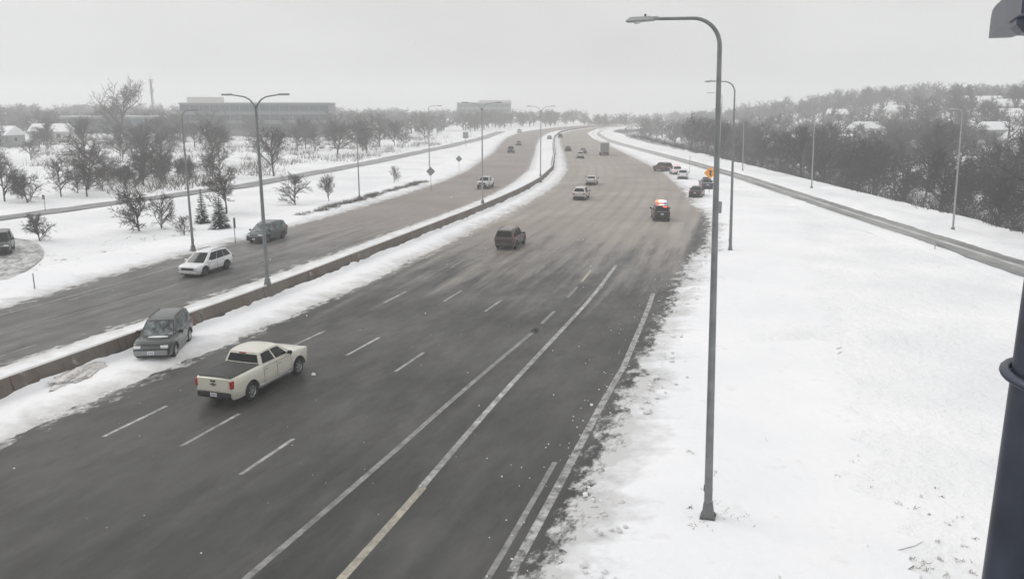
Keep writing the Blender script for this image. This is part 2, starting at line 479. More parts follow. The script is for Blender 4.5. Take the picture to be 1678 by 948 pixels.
lamp('glint', (1.0, 0.97, 0.85), 1.0)

# ------------------------------------------------------------------ ground
def ground():
    xs = np.unique(np.concatenate([np.arange(-1600, -150, 40), np.arange(-150, -70, 5), np.arange(-70, 4, 1.5), np.arange(4, 34, 0.6), np.arange(34, 72, 1.5), np.arange(72, 330, 5), np.arange(330, 1601, 50)]))
    ys = np.unique(np.concatenate([np.arange(-100, -4, 12), np.arange(-4, 16, 1.5), np.arange(16, 62, 0.6), np.arange(62, 130, 1.5), np.arange(130, 420, 6), np.arange(420, 1701, 40)]))
    rows = [[(float(x), float(y), gz(float(x), float(y))) for x in xs] for y in ys]
    mb = MB().grid(rows)
    o = mb.build('ground', M['snow'], smooth=180, fix=False)
    tag(o, kind='structure')
ground()

def ysteps(a, b):
    out = [a]
    while out[-1] < b: out.append(out[-1] + (1.0 if out[-1] < 130 else 2.5 if out[-1] < 260 else 5.0))
    return out
def road(name, fa, fb, y0, y1, mat, z=0.0, cols=10, ref=wall, edges=None):
    rows, off, edge = [], [], []
    for Y in ysteps(y0, y1):
        a, b = float(fa(Y)), float(fb(Y))
        ea, eb = (float(f(Y)) for f in edges) if edges else (a - 9, b + 9)
        zz = z if not callable(z) else None
        row = []
        for i in range(cols + 1):
            X = a + (b - a) * i / cols
            row.append((X, Y, zz if zz is not None else z(X, Y))); off.append(X - float(ref(Y))); edge.append(min(X - ea, eb - X))
        rows.append(row)
    mb = MB().grid(rows)
    me = mb.mesh(name, mat, 180, fix=False)
    at = me.attributes.new('off', 'FLOAT', 'POINT'); at.data.foreach_set('value', off)
    at = me.attributes.new('edge', 'FLOAT', 'POINT'); at.data.foreach_set('value', edge)
    o = link(name, me); tag(o, kind='structure')
    return o
highway = road('westbound_highway', lambda Y: wall(Y) + 0.2, lambda Y: wall(Y) + off_r(Y) + np.interp(Y, [0, 90, 150], [4.5, 4.0, 1.2]), -30, 640, M['asphalt'], cols=24,
               edges=(lambda Y: wall(Y) + med_r(Y), lambda Y: wall(Y) + off_r(Y)))
east = road('eastbound_highway', lambda Y: wall(Y) + eb_far(Y) - 1.2, lambda Y: wall(Y) - 0.2, -30, 640, M['asphalt_east'], cols=18,
            edges=(lambda Y: wall(Y) + eb_far(Y), lambda Y: wall(Y) + med_l(Y)))
ramp_road = road('ramp', ramp, lambda Y: ramp(Y) + 3.5, -30, 560, M['ramp_asphalt'], z=lambda X, Y: 0.012, cols=8, ref=ramp)
front_road = road('side_road', lambda Y: front(Y) - np.interp(Y, [0, 90, 260], [4.2, 3.8, 5.0]), front, -30, 425, M['front_asphalt'],
                  z=lambda X, Y: max(gz(X, Y), gz(X + 2, Y), gz(X - 2, Y)) + 0.07, cols=6, ref=front)

# ------------------------------------------------------------------ snow banks along the edges
def bank(name, fe, width, h, y0, y1, mat, side, jag=0.35, seed=0.0, inner=None):
    """a ploughed bank; its ragged edge lies at fe(Y), side = +1 when the snow lies towards +X"""
    rows, dirt = [], []
    for Y in ysteps(y0, y1):
        for q in ((0.0, 0.25, 0.5, 0.75) if Y < 70 else (0.0, 0.5)):
            y = Y + q
            j = jag * (0.9 * fnoise(0, y, 6.0, seed) + 0.7 * fnoise(3, y, 1.7, seed + 4) + 0.6 * fnoise(5, y, 0.7, seed + 8) + 0.4 * fnoise(7, y, 0.3, seed + 12)) * (1 if y < 150 else 0.5)
            e = float(fe(y)) + j * side
            ww = float(width(y)) if callable(width) else width
            row = []
            for t, k in ((0, -0.25), (0.03, 0.0), (0.08, 0.22), (0.16, 0.5), (0.26, 0.8), (0.40, 1.0), (0.56, 0.75), (0.74, 0.42), (0.9, 0.15), (1.0, inner if inner is not None else -0.6)):
                x = e + side * t * ww
                hh = h * k * (1 + 0.55 * fnoise(x, y, 1.7, seed + 2) + 0.35 * fnoise(x, y, 5.0, seed + 6)) if k > 0 else h * k
                row.append((x, y, hh)); dirt.append(max(0.0, 1 - t * ww / 2.2))
            rows.append(row)
    me = MB().grid(rows, flip=(side < 0)).mesh(name, M[mat], 180, fix=False)
    at = me.attributes.new('dirt', 'FLOAT', 'POINT'); at.data.foreach_set('value', dirt)
    return tag(link(name, me), kind='structure')
bank('snow_bank', lambda Y: wall(Y) + med_r(Y) + 0.1, lambda Y: float(med_r(Y)) - 0.25, 0.16, -20, 520, 'median_bank', -1, 0.45, 1.0, inner=1.3)
bank('snow_bank', lambda Y: wall(Y) + med_l(Y) - 0.1, lambda Y: -float(med_l(Y)) - 0.25, 0.16, -20, 520, 'median_bank', 1, 0.3, 11.0, inner=1.4)
bank('snow_bank', lambda Y: wall(Y) + eb_far(Y), 8.0, 0.18, -20, 520, 'verge_bank', -1, 0.5, 21.0)
bank('snow_bank', lambda Y: wall(Y) + off_r(Y), lambda Y: 10.0 if Y < 90 else max(3.0, 10 - (Y - 90) * 0.1), 0.13, -20, 520, 'verge_bank', 1, 1.0, 31.0)
bank('snow_bank', ramp, 2.6, 0.11, -20, 520, 'snow', -1, 0.28, 41.0)
bank('snow_bank', lambda Y: ramp(Y) + 3.3, 5.5, 0.30, -20, 520, 'snow', 1, 0.28, 51.0)

# ------------------------------------------------------------------ painted lines: pieces of the roads
def stripe(parent, off, y0, y1, wd, mat, z=0.006, name='lane_stripe', ref=wall):
    n = max(2, int((y1 - y0) / 2.0) + 1)
    rows = []
    o_ = off if callable(off) else (lambda Y: off)
    for i in range(n):
        Y = y0 + (y1 - y0) * i / (n - 1)
        c = float(ref(Y)) + float(o_(Y))
        rows.append([(c - wd / 2, Y, z), (c + wd / 2, Y, z)])
    return MB().grid(rows).build(name, M[mat], parent, fix=False)
def dashes(parent, off, ys, wd, mat, ln=3.3):
    for y in ys: stripe(parent, off, y, y + ln, wd, mat)
per = 11.7
offC = lambda Y: np.interp(Y, [28, 52, 80], [7.75, 8.35, 8.4])
offA = lambda Y: np.interp(Y, [28, 40, 52, 80], [11.35, 11.8, 12.05, 12.0])
offB = lambda Y: np.interp(Y, [26, 37, 52, 80], [15.05, 15.45, 15.65, 15.6])
dashes(highway, offC, [6.0, 17.7, 29.3, 41.2, 51.2], 0.17, 'white_line')
dashes(highway, offC, [63.0, 75.0], 0.15, 'grey_line')
dashes(highway, offA, [5.0, 16.7, 28.4, 39.8, 51.5], 0.17, 'white_line')
dashes(highway, offA, [63.2, 75.0], 0.15, 'grey_line')
dashes(highway, offB, [14.3, 26.0, 37.2, 48.9], 0.17, 'white_line', 3.1)
dashes(highway, offB, [60.5, 72.5], 0.15, 'grey_line')
offD = lambda Y: np.interp(Y, [10, 20, 28, 44, 64], [19.0, 19.15, 19.5, 19.95, 19.6])
stripe(highway, offD, 6, 44, 0.24, 'grey_line')
stripe(highway, offD, 46.0, 49.0, 0.22, 'grey_line')
stripe(highway, offD, 52.6, 56.0, 0.2, 'grey_line')
stripe(highway, offD, 57.6, 62, 0.2, 'cream_line')
stripe(highway, lambda Y: np.interp(Y, [10, 20, 30, 40, 64], [21.7, 21.7, 21.6, 21.5, 21.25]), 25, 64, 0.26, 'white_line')
stripe(highway, lambda Y: 21.7, 6, 25, 0.28, 'cream_line')
stripe(highway, lambda Y: np.interp(Y, [20, 38, 54], [26.15, 26.2, 25.3]), 20, 54, 0.30, 'snow_line')
stripe(highway, lambda Y: 25.6, 16, 27, 0.2, 'grey_line')
dashes(east, -5.65, [14.5, 26.5, 38.4, 50.0, 61.8, 73.5, 86.0], 0.15, 'grey_line')
stripe(east, lambda Y: np.interp(Y, [40, 54], [-9.7, -8.9]), 34, 62, 0.14, 'grey_line')
dashes(east, -8.9, [66, 78, 90], 0.14, 'grey_line')
dashes(east, -12.5, [40, 51.8, 63.5, 75.2, 87], 0.14, 'grey_line')
stripe(east, -13.4, 40, 66, 0.22, 'grey_line')
# pale centre of the ramp between its two dark wheel tracks
stripe(ramp_road, 1.75, 20, 330, 0.6, 'packed_snow', z=0.02, name='packed_snow_strip', ref=ramp)

# ------------------------------------------------------------------ median barrier, ramp kerb
def barrier():
    prof = [(-0.30, -0.05), (-0.30, 0.08), (-0.13, 0.80), (-0.10, 0.84), (0.10, 0.84), (0.13, 0.80), (0.30, 0.08), (0.30, -0.05)]
    root = thing('concrete_barrier', 'long low brown concrete median barrier between the two snowy shoulders', 'barrier')
    def piece(ya, yb, n):
        rows = []
        for q in range(n + 1):
            Y = ya + (yb - ya) * q / n
            c = float(wall(Y)); tx, ty = tang(Y)
            rows.append([(c + ty * a, Y - tx * a, b) for a, b in prof])
        mb = MB().grid(rows); mb.add(rows[0], [tuple(range(8))]); mb.add(rows[-1], [tuple(range(8))])
        mb.build('barrier_segment', M['barrier'], root, smooth=30)
    y = -20.0
    while y < 170: piece(y, y + 5.955, 6); y += 6.0
    piece(y, 560, 150)
    rows = []
    for Y in ysteps(-20, 560):
        c = float(wall(Y)); tx, ty = tang(Y)
        k = 0.03 + 0.03 * (fnoise(0, Y, 2.0) + 0.6)
        rows.append([(c + ty * a, Y - tx * a, 0.842 + (k if abs(a) < 0.06 else 0.0)) for a in (-0.105, -0.05, 0.0, 0.05, 0.10)])
    MB().grid(rows).build('snow_cap', M['median_snow'], root, smooth=60, fix=False)
barrier()
def kerb():
    rows = []
    for Y in ysteps(20, 74):
        c = 37.7 + 0.02 * (Y - 60) + (0.9 * float(smooth(66, 74, Y)))
        rows.append([(c - 0.1, Y, -0.1), (c - 0.1, Y, 0.20), (c + 0.1, Y, 0.20), (c + 0.1, Y, -0.1)])
    o = MB().grid(rows).build('ramp_kerb', M['grey_trim'])
    tag(o, kind='structure')
kerb()

# the loop of a car park at the far left
def loop_road():
    outer = [(-110, 86), (-75, 83), (-58, 81), (-49.6, 78.5), (-46.2, 76.6), (-43.0, 73.4), (-40.3, 69.3), (-38.4, 65), (-37.0, 60), (-36.2, 54), (-35.6, 48), (-34.8, 40)]
    P = []
    for i in range(len(outer) - 1):
        p0, p1, p2, p3 = [Vector(outer[min(max(j, 0), len(outer) - 1)]) for j in (i - 1, i, i + 1, i + 2)]
        for k in range(6):
            t = k / 6
            P.append(0.5 * ((2 * p1) + (p2 - p0) * t + (2 * p0 - 5 * p1 + 4 * p2 - p3) * t * t + (3 * p1 - p0 - 3 * p2 + p3) * t ** 3))
    rows, off = [], []
    for i in range(len(P) - 1):
        d = (P[i + 1] - P[max(i - 1, 0)]).normalized(); n = Vector((d.y, -d.x))
        row = []
        for r in (0.0, 1.8, 3.6, 5.4):
            x, y = P[i] + n * r
            row.append((x, y, max(gz(x, y), gz(x + 1, y), gz(x - 1, y), gz(x, y + 1), gz(x, y - 1)) + 0.08)); off.append(r)
        rows.append(row)
    me = MB().grid(rows).mesh('car_park_road', M['front_asphalt'], 180, fix=True)
    at = me.attributes.new('off', 'FLOAT', 'POINT'); at.data.foreach_set('value', off)
    tag(link('car_park_road', me), kind='structure')
loop_road()

# ------------------------------------------------------------------ light poles
def arc_arm(z0, reach, rise, n=9):
    """from the pole top, bending over into a level arm along +x"""
    r = rise
    p = [(r - r * math.cos(a), 0, z0 + r * math.sin(a)) for a in [PI / 2 * i / n for i in range(n + 1)]]
    return p + [(reach, 0, z0 + r + 0.05)]
def lamp_head(x, z):
    mb = MB()
    mb.box((x + 0.34, 0, z), (0.78, 0.30, 0.13), taper=(0.8, 0.7), bev=0.03)
    mb.tube([(x - 0.15, 0, z), (x + 0.05, 0, z)], 0.055, 8)
    return mb
def single_pole(label, cat, loc, rz, H, reach, rise, group, mat='pole_grey', rad=(0.13, 0.055), far=False, lean=0.0):
    t = thing('light_pole', label, cat, loc, rz, group)
    t.rotation_euler = (Matrix.Rotation(lean, 3, 'Y') @ Matrix.Rotation(rz, 3, 'Z')).to_euler()
    n = 8 if far else 16
    MB().tube([(0, 0, 0.35), (0, 0, H * 0.5), (0, 0, H - rise)], (rad[0], (rad[0] + rad[1]) / 2, rad[1]), n).build('pole', M[mat], t, 40)
    pts = arc_arm(H - rise, reach, rise)
    MB().tube(pts, [rad[1] * (1 - 0.35 * i / len(pts)) for i in range(len(pts))], n).build('arm', M[mat], t, 50)
    h = lamp_head(reach, H + 0.06).build('lamp_head', M['lamp_grey'], t, 40)
    if not far:
        MB().lathe((reach + 0.42, 0, H - 0.005), (0, 0, -1), [(0, 0.11), (0.03, 0.10), (0.05, 0.06), (0.055, 0.0)], 14).build('lens', M['lens'], h, 60)
        MB().box((reach + 0.2, 0, H + 0.15), (0.05, 0.05, 0.07)).build('photocell', M['trim_black'], h)
        b = MB()
        b.box((0, 0, 0.27), (0.36, 0.36, 0.50), taper=(0.72, 0.72), bev=0.02)
        b.build('base', M['galvanised'], t, 40)
        MB().box((0, 0, 0.01), (0.46, 0.46, 0.06)).build('base_plate', M['galvanised'], t)
        MB().box((rad[0] + 0.0, 0, 0.95), (0.03, 0.10, 0.20), bev=0.01).build('hand_hole_cover', M['galvanised'], t)
        for sx in (-1, 1):
            for sy in (-1, 1): MB().tube([(sx * 0.19, sy * 0.19, 0.03), (sx * 0.19, sy * 0.19, 0.10)], 0.02, 6).build('anchor_bolt', M['galvanised'], t)
    else:
        MB().box((0, 0, 0.2), (0.34, 0.34, 0.46), taper=(0.75, 0.75), bev=0.02).build('base', M['galvanised'], t, 40)
    return t
def across(Y):                       # heading that points square across the highway to its left
    tx, ty = tang(Y)
    return math.atan2(tx, -ty)
G = 'light poles along the highway'
single_pole('tall grey light pole standing in the snow at the near right, arm over the highway', 'light pole', (5.95, 22.75, 0.14), across(22) - 0.05, 14.5, 1.80, 0.75, G, rad=(0.125, 0.062), lean=-0.029)
single_pole('second grey light pole beside the highway, just behind the tall near one', 'light pole', (19.1, 70.6, 0.0), across(70) + 0.1, 14.4, 1.75, 0.9, G, rad=(0.14, 0.06), lean=-0.03)
single_pole('pale light pole on the snow beyond the ramp, rising behind the orange sign', 'light pole', (42.6, 170.3, 0.0), PI, 15.0, 2.4, 0.9, G, 'pole_pale', (0.14, 0.07), True)
def double_pole(label, loc, rz, H, reach, group, mat='pole_grey', k=1.0):
    t = thing('twin_light_pole', label, 'light pole', loc, rz, group)
    hp = H - 0.85
    MB().tube([(0, 0, 0.3), (0, 0, hp * 0.5), (0, 0, hp)], (0.135 * k, 0.11 * k, 0.08 * k), 12).build('pole', M[mat], t, 40)
    for s in (1, -1):
        pts = [(s * x, 0, hp + z) for x, z in ((0, -0.05), (0.15, 0.22), (0.42, 0.50), (0.75, 0.66), (1.1, 0.72), (reach, 0.80))]
        a = MB().tube(pts, [0.06 * k, 0.056 * k, 0.05 * k, 0.046 * k, 0.042 * k, 0.04 * k], 8).build('arm', M[mat], t, 50)
        m = MB(); m.box((s * (reach + 0.3), 0, hp + 0.81), (0.70, 0.28, 0.12), bev=0.03)
        m.build('lamp_head', M['lamp_grey'], a, 40)
    MB().box((0, 0, 0.22), (0.36, 0.36, 0.46), taper=(0.72, 0.72), bev=0.02).build('base', M['galvanised'], t, 40)
    MB().lathe((0, 0, hp - 0.1), (0, 0, 1), [(0, 0.09), (0.2, 0.10), (0.25, 0.04), (0.26, 0.0)], 12).build('cap', M['galvanised'], t, 50)
    return t
for X_, Y_, H_, lb in ((-16.6, 52.7, 12.25, 'twin arm light pole standing on the median barrier nearest the camera'),
                       (-3.95, 98.9, 12.0, 'twin arm light pole on the median barrier level with the oncoming pale car'),
                       (4.5, 139.0, 11.6, 'third twin arm light pole along the median, where the barrier bends away')):
    X_ = float(wall(Y_))
    double_pole(lb, (X_, Y_, 0.84), across(Y_), H_, 1.75, 'twin light poles on the median barrier', *(() if Y_ < 60 else ('pole_pale', 0.8)))
single_pole('slim grey light pole in the snow behind the oncoming white crossover', 'light pole', (-27.9, 70.6, 0.0), across(70) + PI + 1.15, 12.0, 1.6, 0.6, G, rad=(0.12, 0.05))
single_pole('slim light pole at the near end of the dark shrub row', 'light pole', (-21.0, 112.6, gz(-21, 112.6)), across(112) + PI, 9.6, 1.6, 0.6, G, rad=(0.10, 0.05), far=True)
single_pole('pale light pole beside the diamond sign seen from behind', 'light pole', (-15.0, 150.0, 0.0), across(150) + PI, 12.4, 1.8, 0.6, G, 'pole_pale', (0.12, 0.06), True)
for X_, Y_, H_, lb in ((44.4, 81.7, 12.0, 'pale light pole on the snow strip in front of the wood, nearest on the right'),
                       (45.8, 125.4, 11.2, 'pale light pole in the middle of the row in front of the wood'),
                       (44.5, 159.0, 10.2, 'small pale light pole in front of the wood, just right of the second grey pole')):
    single_pole(lb, 'light pole', (X_, Y_, 0.05), PI - 0.9, H_, 0.6, 0.3, 'light poles in front of the wood', 'pole_pale', (0.11, 0.055), True, -0.035)

# the pole that carries the camera, close by at the right
def camera_pole():
    t = thing('camera_pole', 'dark slate steel pole with a ring clamp, cut by the right edge of the view', 'pole', (0.963, 1.30, 0))
    MB().tube([(0, 0, -0.03), (0, 0, 6), (0, 0, 12.75)], (0.14, 0.122, 0.110), 40).build('pole', M['camera_pole'], t, 30)
    pts = [(0.121 * math.cos(a), 0.121 * math.sin(a), 11.845 + 0.010 * math.cos(a - 2.6)) for a in [2 * PI * i / 36 for i in range(37)]]
    MB().tube(pts, 0.009, 10, caps=False).build('ring_clamp', M['camera_pole'], t, 60)
    MB().box((-0.02, -0.112, 11.60), (0.13, 0.07, 0.26), bev=0.01).build('junction_box', M['camera_pole'], t, 30)
    for k in range(3): MB().tube([(-0.055 + 0.03 * k, -0.153, 11.30), (-0.055 + 0.03 * k, -0.153, 11.70)], 0.009, 8).build('cable', M['trim_black'], t, 60)
    a = thing('bracket_arm', 'dark bracket arm with a small bright lamp, jutting in at the top right corner', 'bracket', (0.774, 1.27, 12.455), math.atan2(1, 0.447))
    mb = MB(); mb.tube([(-0.05, 0, 0), (0.30, 0, 0), (0.36, 0, -0.002), (0.42, 0, -0.006), (0.46, 0, -0.012)], [0.034, 0.034, 0.033, 0.027, 0.015], 4)
    mb.build('arm', M['camera_pole'], a, 40)
    MB().box((0.06, -0.06, 0.0), (0.10, 0.16, 0.09), bev=0.012).build('clamp', M['camera_pole'], a, 30)
    MB().lathe((0.27, -0.027, -0.004), (0, -1, 0), [(0, 0.010), (0.012, 0.009), (0.016, 0.0)], 12).build('lamp', M['glint'], a, 60)
camera_pole()

# ------------------------------------------------------------------ signs and marker posts
def post_sign(name, label, loc, rz, H, shape, size, face, back='sign_back', post='galvanised', pr=0.035, cat='sign', group=None):
    """the face looks along -x of the sign's own axes"""
    t = thing(name, label, cat, loc, rz, group)
    MB().tube([(0, 0, -0.2), (0, 0, H)], pr, 8).build('post', M[post], t, 40)
    cz = H - size[1] / 2
    if shape == 'diamond':
        r = size[0] / 2 * 0.08
        q = size[0] / 2
        poly = [(q - r, -r), (q - r, r), (r, q - r), (-r, q - r), (-q + r, r), (-q + r, -r), (-r, -q + r), (r, -q + r)]
    else:
        a, b = size[0] / 2, size[1] / 2; c = min(a, b) * 0.12
        poly = [(a, -b + c), (a, b - c), (a - c, b), (-a + c, b), (-a, b - c), (-a, -b + c), (-a + c, -b), (a - c, -b)]
    poly = [(y, z + cz) for y, z in poly]
    MB().prism(poly, 'x', -0.052, -0.040).build('panel', [M[face], M[back]], t)
    return t, cz
t, cz = post_sign('warning_sign', 'orange diamond warning sign with a black mark, on a post beside the near light pole', (28.45, 118.3, 0.0), 1.34, 3.9, 'diamond', (1.75, 1.75), 'sign_orange', cat='sign')
# black merge-like mark: a stem with a wide head and a foot bent to one side
MB().prism([(-0.14, cz - 0.42), (-0.30, cz - 0.46), (-0.28, cz - 0.32), (-0.17, cz - 0.24), (-0.17, cz + 0.12), (-0.30, cz + 0.12), (-0.05, cz + 0.46), (0.18, cz + 0.12), (0.07, cz + 0.12), (0.07, cz - 0.30)], 'x', -0.060, -0.054).build('black_symbol', M['sign_black'], t)
post_sign('road_sign', 'grey back of a rectangular sign on a slim pale post, beside the second light pole', (18.35, 72.6, 0.0), -1.75, 4.1, 'rect', (0.62, 1.05), 'sign_back', post='pole_pale', pr=0.04)
post_sign('road_sign', 'narrow brown sign seen edge-on in the snow, beside the dark teal van', (-25.6, 74.8, 0.0), across(75) + 0.2, 2.35, 'rect', (0.45, 0.95), 'sign_brown', 'sign_brown')
post_sign('diamond_sign', 'grey back of a diamond sign on the left snow verge, nearer of the pair', (-12.1, 122.6, 0.0), 1.55, 3.6, 'diamond', (1.35, 1.35), 'sign_back')
post_sign('diamond_sign', 'smaller grey back of a diamond sign on the left snow verge, farther of the pair', (-10.3, 160.5, 0.0), 1.55, 3.1, 'diamond', (1.3, 1.3), 'sign_back')
post_sign('road_sign', 'grey rectangular sign back on the snow far beyond the side road', (-14.6, 262, gz(-14.6, 262)), 1.5, 4.6, 'rect', (1.7, 2.0), 'sign_back', pr=0.06)
post_sign('road_sign', 'small sign on a thin post right of the parked white crossover', (34.9, 162, 0.0), -0.3, 2.9, 'rect', (0.35, 0.6), 'sign_back')
post_sign('road_sign', 'small sign on a short post on the verge of the left side road', (-56.2, 98.2, gz(-56.2, 98.2)), 0.9, 2.0, 'rect', (0.7, 0.55), 'sign_brown', 'sign_brown')
def marker_post(label, loc, H):
    t = thing('marker_post', label, 'marker post', loc)
    MB().box((0, 0, H / 2 - 0.1), (0.03, 0.10, H + 0.2), bev=0.008).build('post', M['galvanised'], t)
    MB().box((0, -0.055, H - 0.15), (0.04, 0.012, 0.14)).build('reflector', M['lens'], t)
marker_post('thin grey marker post in the snow left of the eastbound pavement', (-32.7, 54.7, gz(-32.7, 54.7)), 1.25)
marker_post('thin marker post on the snow beside the ramp, in front of the wood', (37.2, 71.0, 0.0), 0.7)

# ------------------------------------------------------------------ vehicles
def vehicle(name, label, cat, sp, paint_key, loc, rz, group='vehicles on the highway', opt=None):
    opt = opt or {}
    t = thing(name, label, cat, loc, rz, group)
    L, W, wr = sp['L'], sp['W'], sp['wr']
    clr = sp.get('clr', 0.27)
    tl = sorted(sp['top']); tx_, tz_ = [p[0] for p in tl], [p[1] for p in tl]
    wx = sp['wheels']; ra = wr * 1.20
    lo = opt.get('far', False)
    P = M[paint_key]
    top = lambda x: float(np.interp(x, tx_, tz_))
    def hw(x):
        e = max(0.0, (abs(x) - (L / 2 - 0.75)) / 0.75)
        return W / 2 * (1 - 0.13 * e ** 2.2)
    def sec(x):
        zt = top(x); zb = clr
        e = max(0.0, (abs(x) - (L / 2 - 0.16)) / 0.16)
        zb += 0.16 * e * e
        zt -= 0.07 * e * e
        for c in wx:
            if abs(x - c) < ra: zb = max(zb, min(zt - 0.16, wr + math.sqrt(ra * ra - (x - c) ** 2)))
        w_ = hw(x) * (1 - 0.06 * e * e)
        ys = [(w_ - 0.07, zb), (w_ - 0.015, max(zb, 0.40)), (w_, max(zb, 0.60)), (w_ - 0.005, max(zb, 0.72 * zt + 0.02)),
              (w_ - 0.02, max(zb, zt - 0.11)), (w_ - 0.06, max(zb, zt - 0.03)), (w_ - 0.15, zt), (w_ * 0.5, zt + 0.022)]
        return ys
    def body_y(x, z):
        q = sec(x)
        return float(np.interp(z, [p[1] + 1e-5 * i for i, p in enumerate(q[:6])], [p[0] for p in q[:6]]))
    xs = set(np.linspace(-L / 2, L / 2, 13 if lo else 33).tolist())
    for c in wx:
        for k in range(0, 13): xs.add(c - ra * math.cos(PI * k / 12))
    for e in (0.02, 0.06, 0.11, 0.16):
        xs.add(L / 2 - e); xs.add(-L / 2 + e)
    for x in tx_: xs.add(x)
    xs = sorted(x for x in xs if -L / 2 <= x <= L / 2)
    xs = [x for i, x in enumerate(xs) if i == 0 or x - xs[i - 1] > 0.004]
    rows = []
    for x in xs:
        q = sec(x)
        rows.append([(x, y, z) for y, z in q] + [(x, 0, q[-1][1] + 0.006)] + [(x, -y, z) for y, z in reversed(q)])
    mb = MB().grid(rows)
    n = len(rows[0])
    mb.grid([[(r[0][0], r[0][1], r[0][2]), (r[-1][0], r[-1][1], r[-1][2])] for r in rows], m=1)
    for r in (rows[0], rows[-1]): mb.add(r, [tuple(range(n))])
    mb.build('body', [P, M['trim_black']], t, 32)
    # ---- cabin
    cb = sp['cabin']; zr = sp['roof']
    zb_ = lambda x: top(x) - 0.015
    wb_, wt = hw(0) - 0.045, sp['wroof']
    def side(u, v, s, off=0.0):
        xb = cb['bR'] + (cb['bF'] - cb['bR']) * u; xt = cb['tR'] + (cb['tF'] - cb['tR']) * u
        x = xb + (xt - xb) * v
        zr_u = zr - 0.05 * (2 * u - 1) ** 2 - 0.045
        z = zb_(xb) + (zr_u - zb_(xb)) * v
        bow = 1 - 0.055 * (2 * u - 1) ** 2
        y = (wb_ + (wt - wb_) * (v ** 1.25)) * bow + off
        return (x, s * y, z + off * 0.25)
    def fr(sv, v, front, off=0.0):
        u = 1.0 if front else 0.0
        a = side(u, v, 1)
        bowx = (0.13 if front else 0.07) * (1 - sv * sv)
        d = 1 if front else -1
        return (a[0] + d * (bowx + off), sv * a[1], a[2] + 0.02 * (1 - sv * sv) * v + off * 0.3)
    NU, NV = (4, 2) if lo else (12, 4)
    mb = MB()
    for s in (1, -1): mb.grid([[side(i / NU, j / NV, s) for j in range(NV + 1)] for i in range(NU + 1)], flip=(s < 0))
    for f_ in (True, False): mb.grid([[fr(-1 + 2 * i / 8, j / NV, f_) for j in range(NV + 1)] for i in range(9)])
    rr = []
    for i in range(NU + 1):
        u = i / NU; a = side(u, 1, 1); row = []
        for j in range(9):
            sv = -1 + 2 * j / 8
            bx = (0.13 * u - 0.07 * (1 - u)) * (1 - sv * sv) * (1 if i in (0, NU) else 0) + 0
            row.append((a[0] + bx, sv * a[1], a[2] + 0.045 * (1 - sv ** 4) * (0.45 if i in (0, NU) else 1.0)))
        rr.append(row)
    mb.grid(rr)
    bmv = mb.mesh('cabin', P)
    bm = bmesh.new(); bm.from_mesh(bmv); bmesh.ops.remove_doubles(bm, verts=bm.verts, dist=0.002); bmesh.ops.recalc_face_normals(bm, faces=bm.faces); bm.to_mesh(bmv); bm.free()
    bmv.polygons.foreach_set('use_smooth', [True] * len(bmv.polygons)); bmv.set_sharp_from_angle(angle=math.radians(35))
    cabin = link('cabin', bmv, t)
    gl = M[opt.get('glass', 'glass')]
    def panel(name, fn, a, b, c, d, ni, nj, mat, parent):
        rows = [[fn(a + (b - a) * i / ni, c + (d - c) * j / nj) for j in range(nj + 1)] for i in range(ni + 1)]
        return MB().grid(rows).build(name, mat, parent, 60)
    panel('windshield', lambda u, v: fr(u, v, True, 0.006), -0.90, 0.90, 0.06, 0.93, 6, 3, gl, cabin)
    panel('rear_window', lambda u, v: fr(u, v, False, 0.006), *sp.get('rear_glass', (-0.86, 0.86, 0.16, 0.86)), 6, 3, M[opt.get('rear', 'glass')], cabin)
    for s in (1, -1):
        for (u0, u1) in sp['windows']:
            panel('side_window', lambda u, v: side(u, v, s, 0.005), u0, u1, sp.get('win_lo', 0.10), 0.88, 3, 3, gl, cabin)
    # ---- wheels
    for c in wx:
        for s in (1, -1):
            wh = link('wheel', None, t); wh.location = (c, s * (hw(c) - 0.13), wr); wh.empty_display_size = 0.2
            w2 = 0.115
            MB().lathe((0, 0, 0), (0, 1, 0), [(-w2, wr * 0.62), (-w2, wr * 0.9), (-w2 * 0.8, wr), (w2 * 0.8, wr), (w2, wr * 0.9), (w2, wr * 0.62)], 14 if lo else 28).build('tyre', M['tyre'], wh, 40)
            m = MB()
            m.lathe((0, s * 0.085, 0), (0, s, 0), [(0, 0), (0, wr * 0.6)], 14 if lo else 28, 1)
            m.lathe((0, s * 0.085, 0), (0, s, 0), [(0, wr * 0.58), (0.025, wr * 0.65), (0.03, wr * 0.60), (0.0, wr * 0.55)], 14 if lo else 28)
            m.lathe((0, s * 0.085, 0), (0, s, 0), [(0, wr * 0.16), (0.03, wr * 0.15), (0.035, 0)], 10)
            if not lo:
                for k in range(6):
                    a = 2 * PI * k / 6
                    m.box((math.cos(a) * wr * 0.36, s * 0.098, math.sin(a) * wr * 0.36), (wr * 0.46, 0.03, wr * 0.15), rot=Matrix.Rotation(-a, 3, 'Y'))
            m.build('rim', [M[opt.get('rim', 'rim')], M['trim_black']], wh, 40)
    # ---- ends
    zf = sp['face']                        # heights: bumper, lamp
    bc = M[opt.get('bumper', 'trim_black')]
    for d, nm in ((1, 'front_bumper'), (-1, 'rear_bumper')):
        x = d * (L / 2 - 0.03)
        m = MB(); m.box((x, 0, zf['bz']), (0.15, hw(x) * 1.86, zf['bh']), bev=0.035)
        m.build(nm, bc if not (d == 1 and 'front_bumper' in opt) else M[opt['front_bumper']], t, 40)
